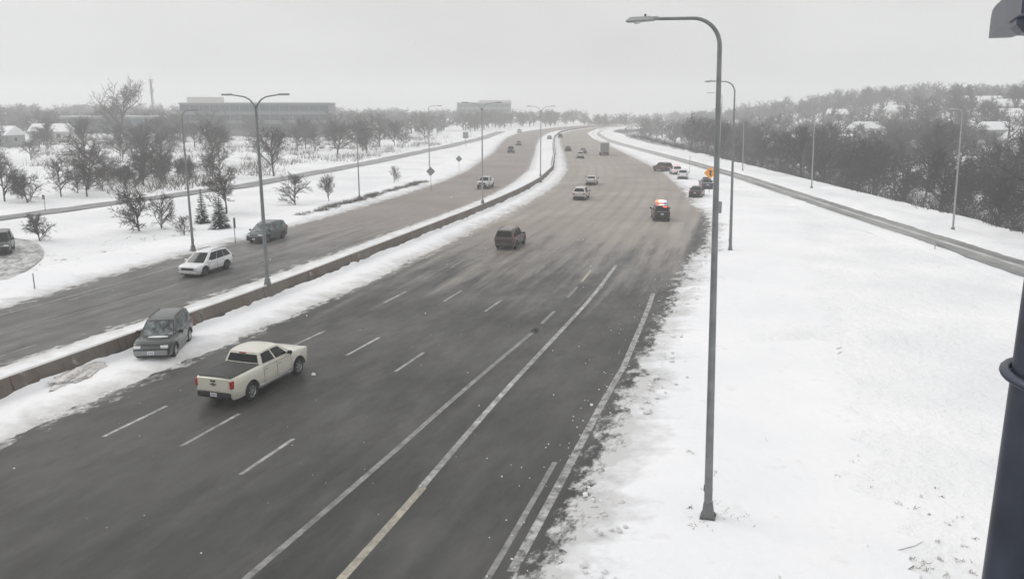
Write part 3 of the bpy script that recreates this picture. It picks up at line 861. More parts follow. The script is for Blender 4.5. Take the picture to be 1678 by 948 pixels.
    if not lo:
        b = MB(); b.box((L / 2 - 0.035, 0, zf['gz']), (0.09, zf['gw'], zf['gh']), bev=0.02); gr = b.build('grille', M['trim_black'], t, 40)
        b = MB()
        for k in (-1, 0, 1): b.box((L / 2 + 0.011, 0, zf['gz'] + k * zf['gh'] * 0.28), (0.012, zf['gw'] * 0.94, 0.025))
        b.build('grille_bars', M[opt.get('bars', 'chrome')], gr)
    if zf.get('low') and not lo:
        MB().box((L / 2 - 0.02, 0, clr + 0.06), (0.12, hw(L / 2) * 1.5, 0.15), bev=0.03).build('lower_intake', M['trim_black'], t, 40)
        MB().box((-L / 2 + 0.02, 0, clr + 0.10), (0.12, hw(L / 2) * 1.6, 0.22), bev=0.03).build('rear_valance', M['trim_black'], t, 40)
    for s in (1, -1):
        x = L / 2 - 0.10
        m = MB(); m.box((x, s * (hw(L / 2 - 0.1) - 0.24), zf['hz']), (0.20, 0.40, zf['hh']), bev=0.03)
        m.build('headlight', M[opt.get('headlight', 'headlight')], t, 40)
        x = -L / 2 + 0.075
        tw, th = sp['tail']
        m = MB(); m.box((x, s * (hw(-L / 2 + 0.06) - tw / 2 + 0.012), sp['tail_z']), (0.18, tw, th), bev=0.02)
        m.build('taillight', M[opt.get('tail', 'tail_red')], t, 40)
    for d in (1, -1):
        if opt.get('plates', True) and not lo:
            x = d * (L / 2 + 0.052)
            z = zf['bz'] + 0.02 if d == 1 else sp.get('plate_z', zf['bz'] + 0.02)
            if d < 0 and 'plate_z' in sp: x = -(L / 2 + 0.012)
            p_ = MB().box((x, 0, z), (0.012, 0.31, 0.155)).build('plate', M['plate'], t)
            b = MB()
            for k in range(5): b.box((x + d * 0.008, -0.10 + 0.05 * k, z), (0.003, 0.03, 0.075))
            b.build('plate_characters', M['plate_ink'], p_)
    # ---- sides
    for s in (1, -1):
        if not lo:
            xm = cb['bF'] - 0.42
            m = MB(); m.box((xm, s * (W / 2 + 0.10), zb_(xm) + 0.10), (0.13, 0.22, 0.17), bev=0.035)
            m.box((xm, s * (W / 2 - 0.01), zb_(xm) + 0.05), (0.07, 0.10, 0.05))
            m.build('mirror', M[opt.get('mirror', 'trim_black')], t, 40)
            for (a, b_) in sp['doors']:
                zlo, zhi = clr + 0.16, min(top(a), top(b_)) - 0.10
                nx, nz = 8, 5
                def ok(x):
                    for c in wx:
                        if abs(x - c) < ra + 0.05: return wr + math.sqrt(max(0, (ra + 0.05) ** 2 - (x - c) ** 2))
                    return 0
                rows = []
                for i in range(nx + 1):
                    x = a + (b_ - a) * i / nx
                    z0 = max(zlo, min(ok(x), zhi - 0.1))
                    rows.append([(x, s * (body_y(x, z0 + (zhi - z0) * j / nz) + 0.007), z0 + (zhi - z0) * j / nz) for j in range(nz + 1)])
                z_ = lambda i, j: rows[i][j]
                def grow_(i, j):
                    p = rows[i][j]; return (p[0] + (0.022 if i == nx else -0.022 if i == 0 else 0), p[1] - s * 0.004, p[2] + (0.016 if j == nz else -0.016 if j == 0 else 0))
                dr = MB().grid(rows, flip=(s < 0)).build('door', P, t, 60)
                MB().grid([[grow_(i, j) for j in range(nz + 1)] for i in range(nx + 1)], flip=(s < 0)).build('door_gap', M['trim_black'], dr, 60)  # black backing sheet stands in for the dark gap round the door
                zh = zhi - 0.09; xh = a + 0.16
                MB().box((xh, s * (body_y(xh, zh) + 0.022), zh), (0.20, 0.03, 0.035), bev=0.008).build('handle', M[opt.get('handle', paint_key)], dr)
            m = MB(); x0, x1 = wx[1] + ra + 0.06, wx[0] - ra - 0.06
            m.box(((x0 + x1) / 2, s * (hw(0) - 0.025), clr + 0.07), (x1 - x0, 0.09, 0.15), bev=0.02)
            m.build('side_sill', M[opt.get('sill', 'trim_black')], t, 40)
            if opt.get('arches'):
                for c in wx:
                    pts = [(c - ra * math.cos(a), s * (hw(c) + 0.002), wr + ra * math.sin(a)) for a in [PI * (0.04 + 0.92 * i / 14) for i in range(15)]]
                    MB().tube(pts, 0.028, 6).build('arch_trim', M['trim_black'], t, 50)
        if opt.get('rails'):
            a, b_ = side(0.12, 1, s), side(0.86, 1, s)
            MB().tube([(a[0], a[1] - s * 0.05, a[2] + 0.02), (a[0] + 0.1, a[1] - s * 0.05, a[2] + 0.075), (b_[0] - 0.1, b_[1] - s * 0.05, b_[2] + 0.075), (b_[0], b_[1] - s * 0.05, b_[2] + 0.02)], 0.02, 6).build('roof_rail', M['trim_black'], cabin, 50)
    t['_h'] = 0
    del t['_h']
    return t, dict(top=top, hw=hw, side=side, fr=fr, cabin=cabin, P=P, body_y=body_y)

PICKUP = dict(L=5.85, W=2.03, wr=0.41, clr=0.36, wheels=(1.93, -1.71), top=[(-2.93, 1.31), (-0.8, 1.31), (0.4, 1.29), (1.45, 1.27), (2.2, 1.23), (2.75, 1.13), (2.93, 1.02)],
              cabin=dict(bF=1.50, tF=0.72, tR=-0.74, bR=-0.90), roof=1.90, wroof=0.77, windows=[(0.055, 0.42), (0.47, 0.86)], doors=[(-0.78, 0.18), (0.21, 1.32)],
              rear_glass=(-0.88, 0.88, 0.20, 0.84), face=dict(bz=0.56, bh=0.28, gz=0.90, gw=1.15, gh=0.34, hz=0.98, hh=0.24), tail=(0.14, 0.34), tail_z=1.04)
SUV = dict(L=4.75, W=1.88, wr=0.37, clr=0.30, wheels=(1.45, -1.32), top=[(-2.38, 1.02), (-2.3, 1.08), (0.7, 1.08), (1.05, 1.07), (2.05, 1.00), (2.30, 0.92), (2.38, 0.80)],
           cabin=dict(bF=1.12, tF=0.42, tR=-2.02, bR=-2.30), roof=1.80, wroof=0.69, windows=[(0.04, 0.27), (0.31, 0.59), (0.63, 0.88)], doors=[(-1.05, -0.12), (-0.09, 0.92)],
           face=dict(bz=0.52, bh=0.26, gz=0.80, gw=0.95, gh=0.15, hz=0.80, hh=0.16), tail=(0.14, 0.42), tail_z=0.92, plate_z=0.86)
CROSS = dict(L=4.60, W=1.86, wr=0.365, clr=0.25, wheels=(1.40, -1.29), top=[(-2.30, 1.02), (-2.2, 1.10), (-1.2, 1.06), (0.7, 0.99), (1.15, 0.98), (1.75, 0.93), (2.12, 0.86), (2.24, 0.78), (2.30, 0.66)],
             cabin=dict(bF=1.38, tF=0.34, tR=-1.72, bR=-2.18), roof=1.74, wroof=0.63, windows=[(0.06, 0.31), (0.32, 0.60), (0.61, 0.90)], doors=[(-0.98, -0.10), (-0.07, 0.98)],
             face=dict(bz=0.42, bh=0.24, gz=0.66, gw=1.05, gh=0.16, hz=0.75, hh=0.09, low=True), tail=(0.30, 0.16), tail_z=0.92, plate_z=0.72)
VAN = dict(L=5.05, W=1.96, wr=0.36, clr=0.24, wheels=(1.55, -1.42), top=[(-2.52, 1.00), (-2.4, 1.06), (1.2, 1.03), (1.55, 1.00), (2.2, 0.90), (2.45, 0.80), (2.52, 0.70)],
           cabin=dict(bF=1.72, tF=0.62, tR=-2.12, bR=-2.42), roof=1.76, wroof=0.70, windows=[(0.05, 0.30), (0.33, 0.60), (0.63, 0.86)], doors=[(-1.0, -0.02), (0.02, 1.1)],
           face=dict(bz=0.42, bh=0.26, gz=0.66, gw=1.0, gh=0.14, hz=0.78, hh=0.14), tail=(0.16, 0.36), tail_z=1.0, plate_z=0.80)
SEDAN = dict(L=4.80, W=1.83, wr=0.335, clr=0.22, wheels=(1.42, -1.38), top=[(-2.40, 0.88), (-2.2, 1.00), (-1.5, 1.00), (0.8, 0.94), (1.2, 0.92), (2.1, 0.80), (2.33, 0.72), (2.40, 0.62)],
             cabin=dict(bF=1.20, tF=0.30, tR=-0.95, bR=-1.75), roof=1.46, wroof=0.58, windows=[(0.14, 0.45), (0.49, 0.84)], doors=[(-0.95, -0.02), (0.01, 1.0)],
             face=dict(bz=0.38, bh=0.22, gz=0.58, gw=0.9, gh=0.12, hz=0.66, hh=0.12), tail=(0.32, 0.15), tail_z=0.82, plate_z=0.72)
def on_road(off, Y, oncoming=False, yaw=0.0):
    tx, ty = tang(Y)
    return (float(wall(Y)) + off, Y, 0.0), math.atan2(ty, tx) + (PI if oncoming else 0) + yaw

# cream pickup, right wheels on the line of (-11.2, 33.7) - (-10.1, 37.2)
tx, ty = tang(36)
pl_ = (-10.72 - ty * 0.88, 34.95 + tx * 0.88, 0.0)
pk, k = vehicle('pickup_truck', 'cream crew cab pickup truck with a dark bed cover, driving away in the near lanes', 'pickup truck', PICKUP, 'paint_cream', pl_, math.atan2(3.5, 1.12),
                opt=dict(sill='chrome', bumper='trim_black', mirror='trim_black', handle='chrome', arches=True))
MB().box((-1.87, 0, 1.352), (2.02, 1.66, 0.035), bev=0.012).build('bed_cover', M['cover'], pk, 40)
tg = MB(); tg.box((-2.925, 0, 1.03), (0.05, 1.50, 0.52), bev=0.02); tg = tg.build('tailgate', k['P'], pk, 40)
MB().prism([(-0.16, 1.06), (-0.055, 1.06), (-0.045, 1.10), (0.045, 1.10), (0.055, 1.06), (0.16, 1.06), (0.14, 1.00), (0.055, 1.00), (0.045, 0.96), (-0.045, 0.96), (-0.055, 1.00), (-0.14, 1.00)], 'x', -2.966, -2.952).build('emblem', M['sign_brown'], tg)
MB().box((-2.955, 0, 1.17), (0.02, 0.26, 0.07), bev=0.006).build('handle', M['trim_black'], tg)
a_ = k['fr'](0, 0.93, False)
MB().box((a_[0] - 0.02, 0, a_[2] + 0.005), (0.06, 0.34, 0.055), bev=0.01).build('brake_light', M['tail_red'], k['cabin'])
m = MB(); m.box((-3.0, 0, 0.47), (0.10, 0.10, 0.08)); m.build('tow_hitch', M['trim_black'], pk)

# dark SUV spun round on the median
sv, k = vehicle('suv', 'charcoal SUV stopped in the median snow facing the camera, against the barrier', 'suv', SUV, 'paint_charcoal', (-17.98, 40.75, 0.02), math.atan2(-1, 0.13),
                opt=dict(front_bumper='bumper_grey', rails=True, arches=True, headlight='headlight', bars='grey_trim', bumper='bumper_grey', glass='frosted', sill='grey_trim'))
m = MB(); m.grid([[(1.30 + 0.24 * (j / 4) * (1 - 0.5 * abs(i / 8 - 0.5)), -0.36 + 0.95 * i / 8, k['top'](1.40) + 0.028 + 0.055 * math.sin(PI * j / 4) * math.sin(PI * i / 8) ** 0.5) for j in range(5)] for i in range(9)])
m.build('snow_on_hood', M['snow'], sv, 60)

# oncoming on the eastbound side
l_, r_ = on_road(-9.55, 61.2, True)
vehicle('crossover', 'white crossover with a black grille driving towards the camera on the eastbound side', 'car', CROSS, 'paint_white', l_, r_, opt=dict(rim='dark_rim', arches=True, bars='trim_black', rails=True, mirror='paint_white', front_bumper='paint_white'))
l_, r_ = on_road(-13.6, 76.6, True)
vehicle('minivan', 'dark teal van with frosted windows driving along the snowy eastbound edge', 'van', VAN, 'paint_teal', l_, r_, opt=dict(glass='frosted', rails=True, rim='dark_rim'))[0].scale = (0.91, 0.95, 1.0)
l_, r_ = on_road(-7.0, 128.0, True)
vehicle('pickup_truck', 'small pale pickup truck coming down the eastbound side in the distance', 'pickup truck', PICKUP, 'paint_silver', l_, r_, opt=dict(bumper='trim_black'))[0].scale = (0.9, 0.9, 0.95)
# going away on the westbound side
l_, r_ = on_road(10.35, 73.2)
vehicle('suv', 'dark brown SUV driving away alone in the middle lanes', 'suv', SUV, 'paint_brown', l_, r_ , opt=dict(bumper='paint_brown', rim='dark_rim', rails=True, tail='tail_dim', plates=False))
l_, r_ = on_road(9.9, 112.2)
vehicle('crossover', 'silver grey crossover driving away, nearer of the pale pair in the left lanes', 'car', CROSS, 'paint_silver', l_, r_, opt=dict())
l_, r_ = on_road(9.0, 134.0)
vehicle('sedan', 'silver sedan driving away just beyond the grey crossover', 'car', SEDAN, 'paint_silver', l_, r_, opt=dict())
# police SUV with its lights on
pc, k = vehicle('police_suv', 'black police SUV with flashing red and white roof lights, driving in the right lanes', 'police car', SUV, 'paint_black', (16.65, 91.4, 0.0), math.atan2(1, 0.10), opt=dict(bumper='trim_black', rim='dark_rim', tail='tail_dim'))
lbz = 1.90
lb_ = MB().box((-0.35, 0, lbz), (0.30, 1.18, 0.06), bev=0.015).build('light_bar', M['trim_black'], k['cabin'], 40)
for y, q, wd in ((0.42, 'flash_red', 0.30), (0.10, 'flash_white', 0.30), (-0.20, 'flash_white', 0.26), (-0.46, 'flash_blue', 0.22)):
    MB().box((-0.35, y, lbz + 0.13), (0.27, wd, 0.20), bev=0.03).build('flashing_light', M[q], lb_, 40)  # lenses built oversized, so their shape imitates the glare round the lights
a_ = k['fr'](0, 0.90, False)
MB().box((a_[0] - 0.03, -0.30, a_[2] - 0.03), (0.03, 0.40, 0.05)).build('flashing_light', M['flash_red'], k['cabin'])  # extra red emitter, added to strengthen the glow of the roof lights
MB().box((-2.40, 0, 1.12), (0.03, 1.30, 0.09), bev=0.01).build('chrome_strip', M['grey_trim'], pc)
# stopped on the shoulder
vehicle('sedan', 'dark grey car stopped off the pavement, left of the blue car by the orange sign', 'car', dict(SEDAN, roof=1.55, L=4.5), 'paint_charcoal', (25.9, 114.8, 0.03), math.atan2(1, 0.35), 'vehicles stopped on the right shoulder', dict(rim='dark_rim'))
bl, k = vehicle('police_car', 'dark blue car with a white stripe, stopped in snow behind the orange sign', 'car', dict(SEDAN, roof=1.58), 'paint_blue', (30.0, 127.0, 0.03), math.atan2(1, 0.12), 'vehicles stopped on the right shoulder', dict(rim='dark_rim'))
MB().box((-0.3, 0, 1.65), (0.3, 1.1, 0.11), bev=0.02).build('light_bar', M['trim_black'], k['cabin'])
MB().box((-2.28, 0, 1.012), (0.22, 1.45, 0.03), bev=0.01).build('white_stripe', M['paint_white'], bl)
vehicle('crossover', 'white crossover stopped on the right shoulder, nearest of the far queue, tail lights unlit', 'car', CROSS, 'paint_white', (29.9, 144.0, 0.03), math.atan2(1, 0.22), 'vehicles stopped on the right shoulder', dict(rim='dark_rim', bumper='trim_black'))
pw, k = vehicle('police_crossover', 'white crossover with lit red lights, stopped between the maroon SUV and a white car', 'car', CROSS, 'paint_white', (30.4, 153.0, 0.03), math.atan2(1, 0.05), 'vehicles stopped on the right shoulder', dict(rim='dark_rim', tail='tail_lit'))
MB().box((-0.5, -0.1, 1.755), (0.28, 0.9, 0.10), bev=0.02).build('light_bar', M['tail_lit'], k['cabin'])
vehicle('suv', 'maroon SUV stopped slantwise at the far end of the shoulder queue', 'suv', SUV, 'paint_maroon', (29.4, 161.0, 0.03), math.atan2(1, -0.38), 'vehicles stopped on the right shoulder', dict(rim='dark_rim'))
vehicle('suv', 'dark SUV half out of view on the car park road at the left edge', 'suv', SUV, 'paint_black', (-44.2, 69.8, gz(-44.2, 69.8) + 0.12), math.atan2(-1, 0.5), 'vehicles on the side roads', dict(rim='dark_rim'))

def box_truck(label, loc, rz):
    t = thing('box_truck', label, 'truck', loc, rz, 'vehicles on the highway')
    b = MB(); b.box((-0.9, 0, 2.15), (5.2, 2.45, 2.5), bev=0.04); box_ = b.build('cargo_box', M['siding'], t, 40)
    MB().box((-3.53, 0, 2.1), (0.05, 2.15, 2.2), bev=0.02).build('roller_door', M['office_concrete'], box_)
    b = MB(); b.prism([(1.8, 0.6), (3.6, 0.6), (3.75, 1.0), (3.7, 1.5), (3.0, 1.65), (2.55, 2.4), (1.8, 2.45)], 'y', -1.05, 1.05); cab = b.build('cab', M['paint_white'], t, 30)
    b = MB(); b.prism([(2.60, 2.34), (2.64, 2.36), (3.07, 1.70), (3.02, 1.68)], 'y', -0.95, 0.95); b.build('windshield', M['glass'], cab)
    for s in (1, -1): MB().prism([(2.0, 1.65), (2.85, 1.65), (2.50, 2.25), (2.0, 2.25)], 'y', s * 1.05, s * 1.06).build('side_window', M['glass'], cab)
    MB().box((0, 0, 0.72), (6.6, 0.9, 0.22)).build('chassis', M['trim_black'], t)
    MB().box((-3.5, 0, 0.55), (0.12, 2.2, 0.2), bev=0.02).build('rear_bumper', M['trim_black'], t)
    for x in (2.7, -2.1):
        for s in (1, -1):
            wh = link('wheel', None, t); wh.location = (x, s * 0.95, 0.48)
            MB().lathe((0, 0, 0), (0, 1, 0), [(-0.14, 0.28), (-0.14, 0.44), (-0.1, 0.48), (0.1, 0.48), (0.14, 0.44), (0.14, 0.28)], 18).build('tyre', M['tyre'], wh, 40)
            MB().lathe((0, 0, 0), (0, s, 0), [(0.08, 0), (0.08, 0.26), (0.12, 0.29), (0.13, 0.28)], 18).build('rim', M['dark_rim'], wh, 40)
    for s in (1, -1): MB().box((-3.57, s * 1.0, 0.85), (0.05, 0.2, 0.12)).build('taillight', M['tail_red'], t)
box_truck('pale box truck driving away far up the highway', (24.0, 216.0, 0.0), math.atan2(1, 0.06))

far = [('crossover', CROSS, 'paint_silver', (956, 258), 'distant pale car ahead of the box truck, left of it', 0),
       ('sedan', SEDAN, 'paint_grey', (966, 251), 'distant grey car just beyond the pale one near the box truck', 0),
       ('sedan', SEDAN, 'paint_charcoal', (937, 247), 'tiny dark car in the left westbound lane, beside the median bend', 0),
       ('suv', SUV, 'paint_black', (922, 226), 'tiny dark car farthest up the westbound lanes in the haze', 0),
       ('sedan', SEDAN, 'paint_grey', (906, 228), 'tiny grey car hugging the far median in the haze', 0),
       ('sedan', SEDAN, 'paint_charcoal', (851, 238), 'tiny dark oncoming car, middle of the three far eastbound ones', 1),
       ('suv', SUV, 'paint_black', (837, 250), 'tiny dark oncoming car, nearest of the three far eastbound ones', 1),
       ('crossover', CROSS, 'paint_white', (852, 217), 'tiny white oncoming car, farthest up the eastbound lanes', 1)]
FAR_XY = {(956, 258): (16.8, 203.7), (966, 251): (19.3, 225.5), (937, 247): (16.0, 236.9), (922, 226): (19.6, 336.5), (906, 228): (14.6, 324.0), (851, 238): (2.2, 272.0), (837, 250): (-0.3, 228.0), (852, 217): (3.6, 409.0)}
for nm, sp, pk_, p, lb, onc in far:
    X, Y = FAR_XY[p]; tx, ty = tang(Y)
    vehicle(nm, lb, 'car', sp, pk_, (X, Y, 0.0), math.atan2(ty, tx) + (PI if onc else 0), 'far vehicles in the haze', dict(far=True, rim='dark_rim'))

# ------------------------------------------------------------------ trees
def grow(seed, H, fork=0.28, spread=0.85, limbs=9, subs=6, twigs=6, fine=5, thick=1.0, up=0.35, rad=0.16, limb_n=4, sub_n=3, twig_n=2):
    """a bare tree: (trunk with limbs, crown of twigs) as two shape collectors, height H"""
    R = random.Random(seed)
    A, B = MB(), MB()
    def rnd_dir(d, ang):
        o = d.orthogonal().normalized(); o = Matrix.Rotation(R.uniform(0, 2 * PI), 3, d) @ o
        return (d * math.cos(ang) + o * math.sin(ang)).normalized()
    def path(p, d, ln, n, wob, lift):
        pts = [p.copy()]
        for i in range(n):
            d = (d + Vector((R.gauss(0, wob), R.gauss(0, wob), R.gauss(0, wob) + lift))).normalized()
            p = p + d * ln / n; pts.append(p.copy())
        return pts
    def pick(pts, t):
        i = min(int(t * (len(pts) - 1)), len(pts) - 2); q = t * (len(pts) - 1) - i
        return pts[i].lerp(pts[i + 1], q), (pts[i + 1] - pts[i]).normalized()
    r0 = rad * H / 9
    trunk = path(Vector((0, 0, -0.4)), Vector((0, 0, 1)), H * 0.78, 6, 0.06, 0.05)
    A.tube(trunk, [r0 * (1.25 - i * 0.19) for i in range(7)], 6, caps=False)
    for a in range(limbs):
        u = (a + R.random() * 0.7) / limbs
        t = fork + (0.97 - fork) * u
        p, d = pick(trunk, min(t, 0.99))
        ln = H * 0.46 * spread * math.sqrt(max(0.05, 1 - ((u - 0.30) / 0.80) ** 2)) * R.uniform(0.8, 1.15)
        lp = path(p, rnd_dir(d, R.uniform(0.75, 1.30) * (1.0 - 0.35 * u)), ln, limb_n, 0.13, up * 0.30)
        A.tube(lp, [r0 * 0.42 * (1 - 0.85 * i / limb_n) * thick for i in range(limb_n + 1)], 4, caps=False)
        for b in range(subs):
            p2, d2 = pick(lp, 0.18 + 0.8 * (b + R.random()) / subs)
            l2 = ln * R.uniform(0.34, 0.56)
            bp = path(p2, rnd_dir(d2, R.uniform(0.5, 1.15)), l2, sub_n, 0.16, up * 0.25)
            A.tube(bp, [max(0.011, r0 * 0.15 * (1 - 0.72 * i / sub_n)) * thick for i in range(sub_n + 1)], 3, caps=False)
            for c in range(twigs):
                p3, d3 = pick(bp, 0.1 + 0.88 * (c + R.random()) / twigs)
                l3 = max(l2 * R.uniform(0.35, 0.65), 0.05 * H)
                tp = path(p3, rnd_dir(d3, R.uniform(0.4, 1.15)), l3, twig_n, 0.18, up * 0.2)
                B.tube(tp, [(0.017 - 0.011 * i / twig_n) * thick * H / 9 for i in range(twig_n + 1)], 3, caps=False)
                for e in range(fine):
                    p4, d4 = pick(tp, R.uniform(0.15, 0.98))
                    q = rnd_dir(d4, R.uniform(0.3, 1.0)); l4 = l3 * R.uniform(0.35, 0.7)
                    w_ = q.orthogonal().normalized() * 0.012 * thick * H / 9
                    B.add([p4 - w_, p4 + w_, p4 + q * l4], [(0, 1, 2)])
    return A, B

TREES = {}
def kind_of_tree(key, n, bark, twig, **kw):
    out = []
    for i in range(n):
        a, b = grow(100 * len(TREES) + i * 7 + 3, **kw)
        out.append((a.mesh('trunk', M[bark], 60, fix=False), b.mesh('crown', M[twig], fix=False)))
    TREES[key] = (out, kw['H'])
kind_of_tree('wood', 6, 'bark_dark', 'twig_dark', H=12.0, fork=0.22, limbs=12, subs=7, twigs=6, fine=6, thick=2.1, spread=1.0)
kind_of_tree('grey', 5, 'bark', 'twig', H=10.0, fork=0.17, limbs=12, subs=7, twigs=7, fine=8, thick=2.0, spread=1.15)
kind_of_tree('round', 3, 'bark', 'twig', H=4.2, fork=0.10, limbs=13, subs=7, twigs=6, fine=8, thick=2.0, spread=1.0, up=0.25, rad=0.15)
kind_of_tree('big', 1, 'bark', 'twig', H=16.0, fork=0.25, limbs=13, subs=7, twigs=6, fine=6, thick=1.8, spread=1.05)
NT_ = [0]
def tree(key, i, loc, H, label, cat='tree', group=None, rz=0.0, wide=1.0, name='bare_tree'):
    ms, h0 = TREES[key]
    tr, cr = ms[i % len(ms)]
    t = thing(name, label, cat, loc, rz, group)
    k = H / h0
    t.scale = (k * wide, k * wide, k)
    link('trunk', tr, t); link('crown', cr, t)
    NT_[0] += 1
    return t

def spruce(label, loc, H, wd, seed, group=None):
    R = random.Random(seed)
    t = thing('spruce_tree', label, 'tree', loc, R.uniform(0, 6), group)
    MB().tube([(0, 0, -0.3), (0, 0, H * 0.5), (0, 0, H * 0.97)], [0.10, 0.06, 0.01], 6).build('trunk', M['bark_dark'], t)
    mb, sn = MB(), MB()
    lv = int(H / 0.19)
    for l in range(lv):
        f = l / lv; z = 0.25 + (H - 0.3) * f
        r = wd / 2 * (1 - f) ** 0.85 * R.uniform(0.85, 1.1) + 0.05
        nb = max(5, int(13 * (1 - f) + 4))
        for b in range(nb):
            a = 2 * PI * (b + R.random()) / nb; rr = r * R.uniform(0.6, 1.12); dz = -0.22 * rr - 0.02
            c, s_ = math.cos(a), math.sin(a); ww = 0.10 + 0.10 * rr
            mid = (c * rr * 0.55, s_ * rr * 0.55, z + dz * 0.35)
            tip = (c * rr, s_ * rr, z + dz + 0.06)
            mb.add([(0, 0, z), (mid[0] - s_ * ww, mid[1] + c * ww, mid[2] - 0.08), tip, (mid[0] + s_ * ww, mid[1] - c * ww, mid[2] - 0.08), mid],
                   [(0, 1, 4), (4, 1, 2), (0, 4, 3), (4, 2, 3)])
            if R.random() < 0.42:
                w3 = ww * 0.5
                a0 = (c * rr * 0.45, s_ * rr * 0.45, mid[2] + 0.04); a1 = (c * rr * 0.95, s_ * rr * 0.95, tip[2] + 0.045)
                m_ = ((a0[0] + a1[0]) / 2, (a0[1] + a1[1]) / 2, (a0[2] + a1[2]) / 2 + 0.035)
                sn.add([a0, (m_[0] - s_ * w3, m_[1] + c * w3, m_[2] - 0.03), a1, (m_[0] + s_ * w3, m_[1] - c * w3, m_[2] - 0.03), m_], [(0, 1, 4), (4, 1, 2), (0, 4, 3), (4, 2, 3)])
    cr = mb.build('crown', M['needles'], t, fix=False)
    sn.build('snow_on_branches', M['needle_snow'], cr, fix=False)
    return t

# single trees on the left verge that one can point to
def at(x, y): return (x, y, gz(x, y))
spruce('narrow snow-dusted spruce, left one of the pair behind the slim pole', at(-33.6, 88.3), 3.9, 1.9, 1)
spruce('broader snow-dusted spruce, right one of the pair behind the slim pole', at(-30.1, 83.8), 3.9, 2.6, 2)
tree('grey', 0, at(-34.0, 97.0), 5.2, 'bare tree just behind the two spruces', rz=0.4, wide=1.1)
tree('round', 0, at(-28.0, 105.4), 4.3, 'round dense bare tree alone on the snow between the roads', rz=1.0, wide=1.05)
tree('grey', 2, at(-24.4, 108.9), 3.4, 'slender young bare tree on the snow right of the round one', rz=2.0, wide=0.8)
tree('round', 1, at(-44.3, 75.9), 2.8, 'small bare tree beside the car park road at the far left', rz=0.2, wide=1.25)
tree('round', 2, at(-32.2, 79.6), 2.2, 'little bare bush at the foot of the slim light pole', cat='bush', rz=0.5, wide=0.9, name='bare_bush')
tree('round', 0, at(-37.9, 82.6), 4.4, 'left of two bushy bare trees in front of the left side road', rz=2.6, wide=1.1)
tree('round', 1, at(-36.4, 84.2), 4.0, 'right of two bushy bare trees in front of the left side road', rz=4.1, wide=0.9)
tree('grey', 1, at(-43.4, 150.0), 8.2, 'bare tree with a straight trunk on the snow just beyond the left side road', rz=4.0, wide=1.0)
tree('grey', 3, at(-64.8, 125.4), 7.6, 'spreading bare tree on the snowy bank at the left, its trunks fanning out', rz=1.5, wide=1.1)
tree('big', 0, at(-124, 262), 19.0, 'tallest bare tree of the left skyline, next to the thin mast', rz=0.9, wide=0.95)
tree('grey', 4, at(-19.5, 136), 2.6, 'tiny bare sapling beside the far end of the shrub row', rz=0.9, wide=0.8)

R = random.Random(11)
placed = []
def spread_trees(n, region, mind, tries=9000):
    out = []
    for _ in range(tries):
        p = region(R)
        if p is None: continue
        if all((p[0] - q[0]) ** 2 + (p[1] - q[1]) ** 2 > mind * mind for q in placed):
            placed.append(p); out.append(p)
            if len(out) >= n: break
    return out
def seen(X, Y, m=12): return abs(X) < 0.63 * Y + m
HOMES = [(211, 397), (207, 365), (192, 324), (187, 408), (178, 455), (128, 398), (106, 304), (90, 306), (115, 296), (98, 246), (123, 259), (107, 190), (155, 268), (180, 304),
         (143, 232), (166, 350), (140, 330)]
def clear_of_homes(X, Y):
    for hx, hy in HOMES:
        d = math.hypot(hx, hy); ux, uy = hx / d, hy / d
        a = X * ux + Y * uy; b = abs(X * uy - Y * ux)
        if d - 12 < a < d + 6 and b < 3.8: return False
    return True
def left_near(R):
    Y = R.uniform(88, 150); X = R.uniform(-125, -52)
    if X > float(front(Y)) - 12 or not seen(X, Y, 5): return None
    if fnoise(X, Y, 17.0, 6.0) < 0.0: return None
    return (X, Y)
def left_far(R):
    Y = R.uniform(150, 420); X = R.uniform(-280, 10)
    if X > float(front(Y)) - (14 if Y > 200 else 20) or not seen(X, Y, 8): return None
    if fnoise(X, Y, 38.0, 4.0) < 0.02: return None
    return (X, Y)
ORD = ['first', 'second', 'third', 'fourth', 'fifth', 'sixth', 'seventh', 'eighth', 'ninth', 'tenth', 'eleventh', 'twelfth', 'thirteenth', 'fourteenth', 'fifteenth', 'sixteenth', 'seventeenth', 'eighteenth',
       'nineteenth', 'twentieth', 'twenty-first', 'twenty-second', 'twenty-third', 'twenty-fourth', 'twenty-fifth', 'twenty-sixth', 'twenty-seventh', 'twenty-eighth', 'twenty-ninth', 'thirtieth']
for i, (x, y) in enumerate(sorted(spread_trees(30, left_near, 3.2), key=lambda p: p[0] / p[1])):
    k_ = 'round' if R.random() < 0.55 else 'grey'
    tree(k_, i, at(x, y), R.uniform(3.0, 6.6) if k_ == 'grey' else R.uniform(2.2, 4.8), 'bare tree in the thicket beyond the left side road, %s counted from the left' % ORD[i], group='bare trees in the left thicket', rz=R.uniform(0, 6), wide=R.uniform(0.85, 1.35))
for i, (x, y) in enumerate(spread_trees(110, left_far, 4.6)):
    tree('grey' if R.random() < 0.7 else 'round', i, at(x, y), R.uniform(4.5, 9.0), 'bare grey tree fading into the haze on the left plain', group='hazy bare trees on the left plain', rz=R.uniform(0, 6), wide=R.uniform(0.85, 1.4))
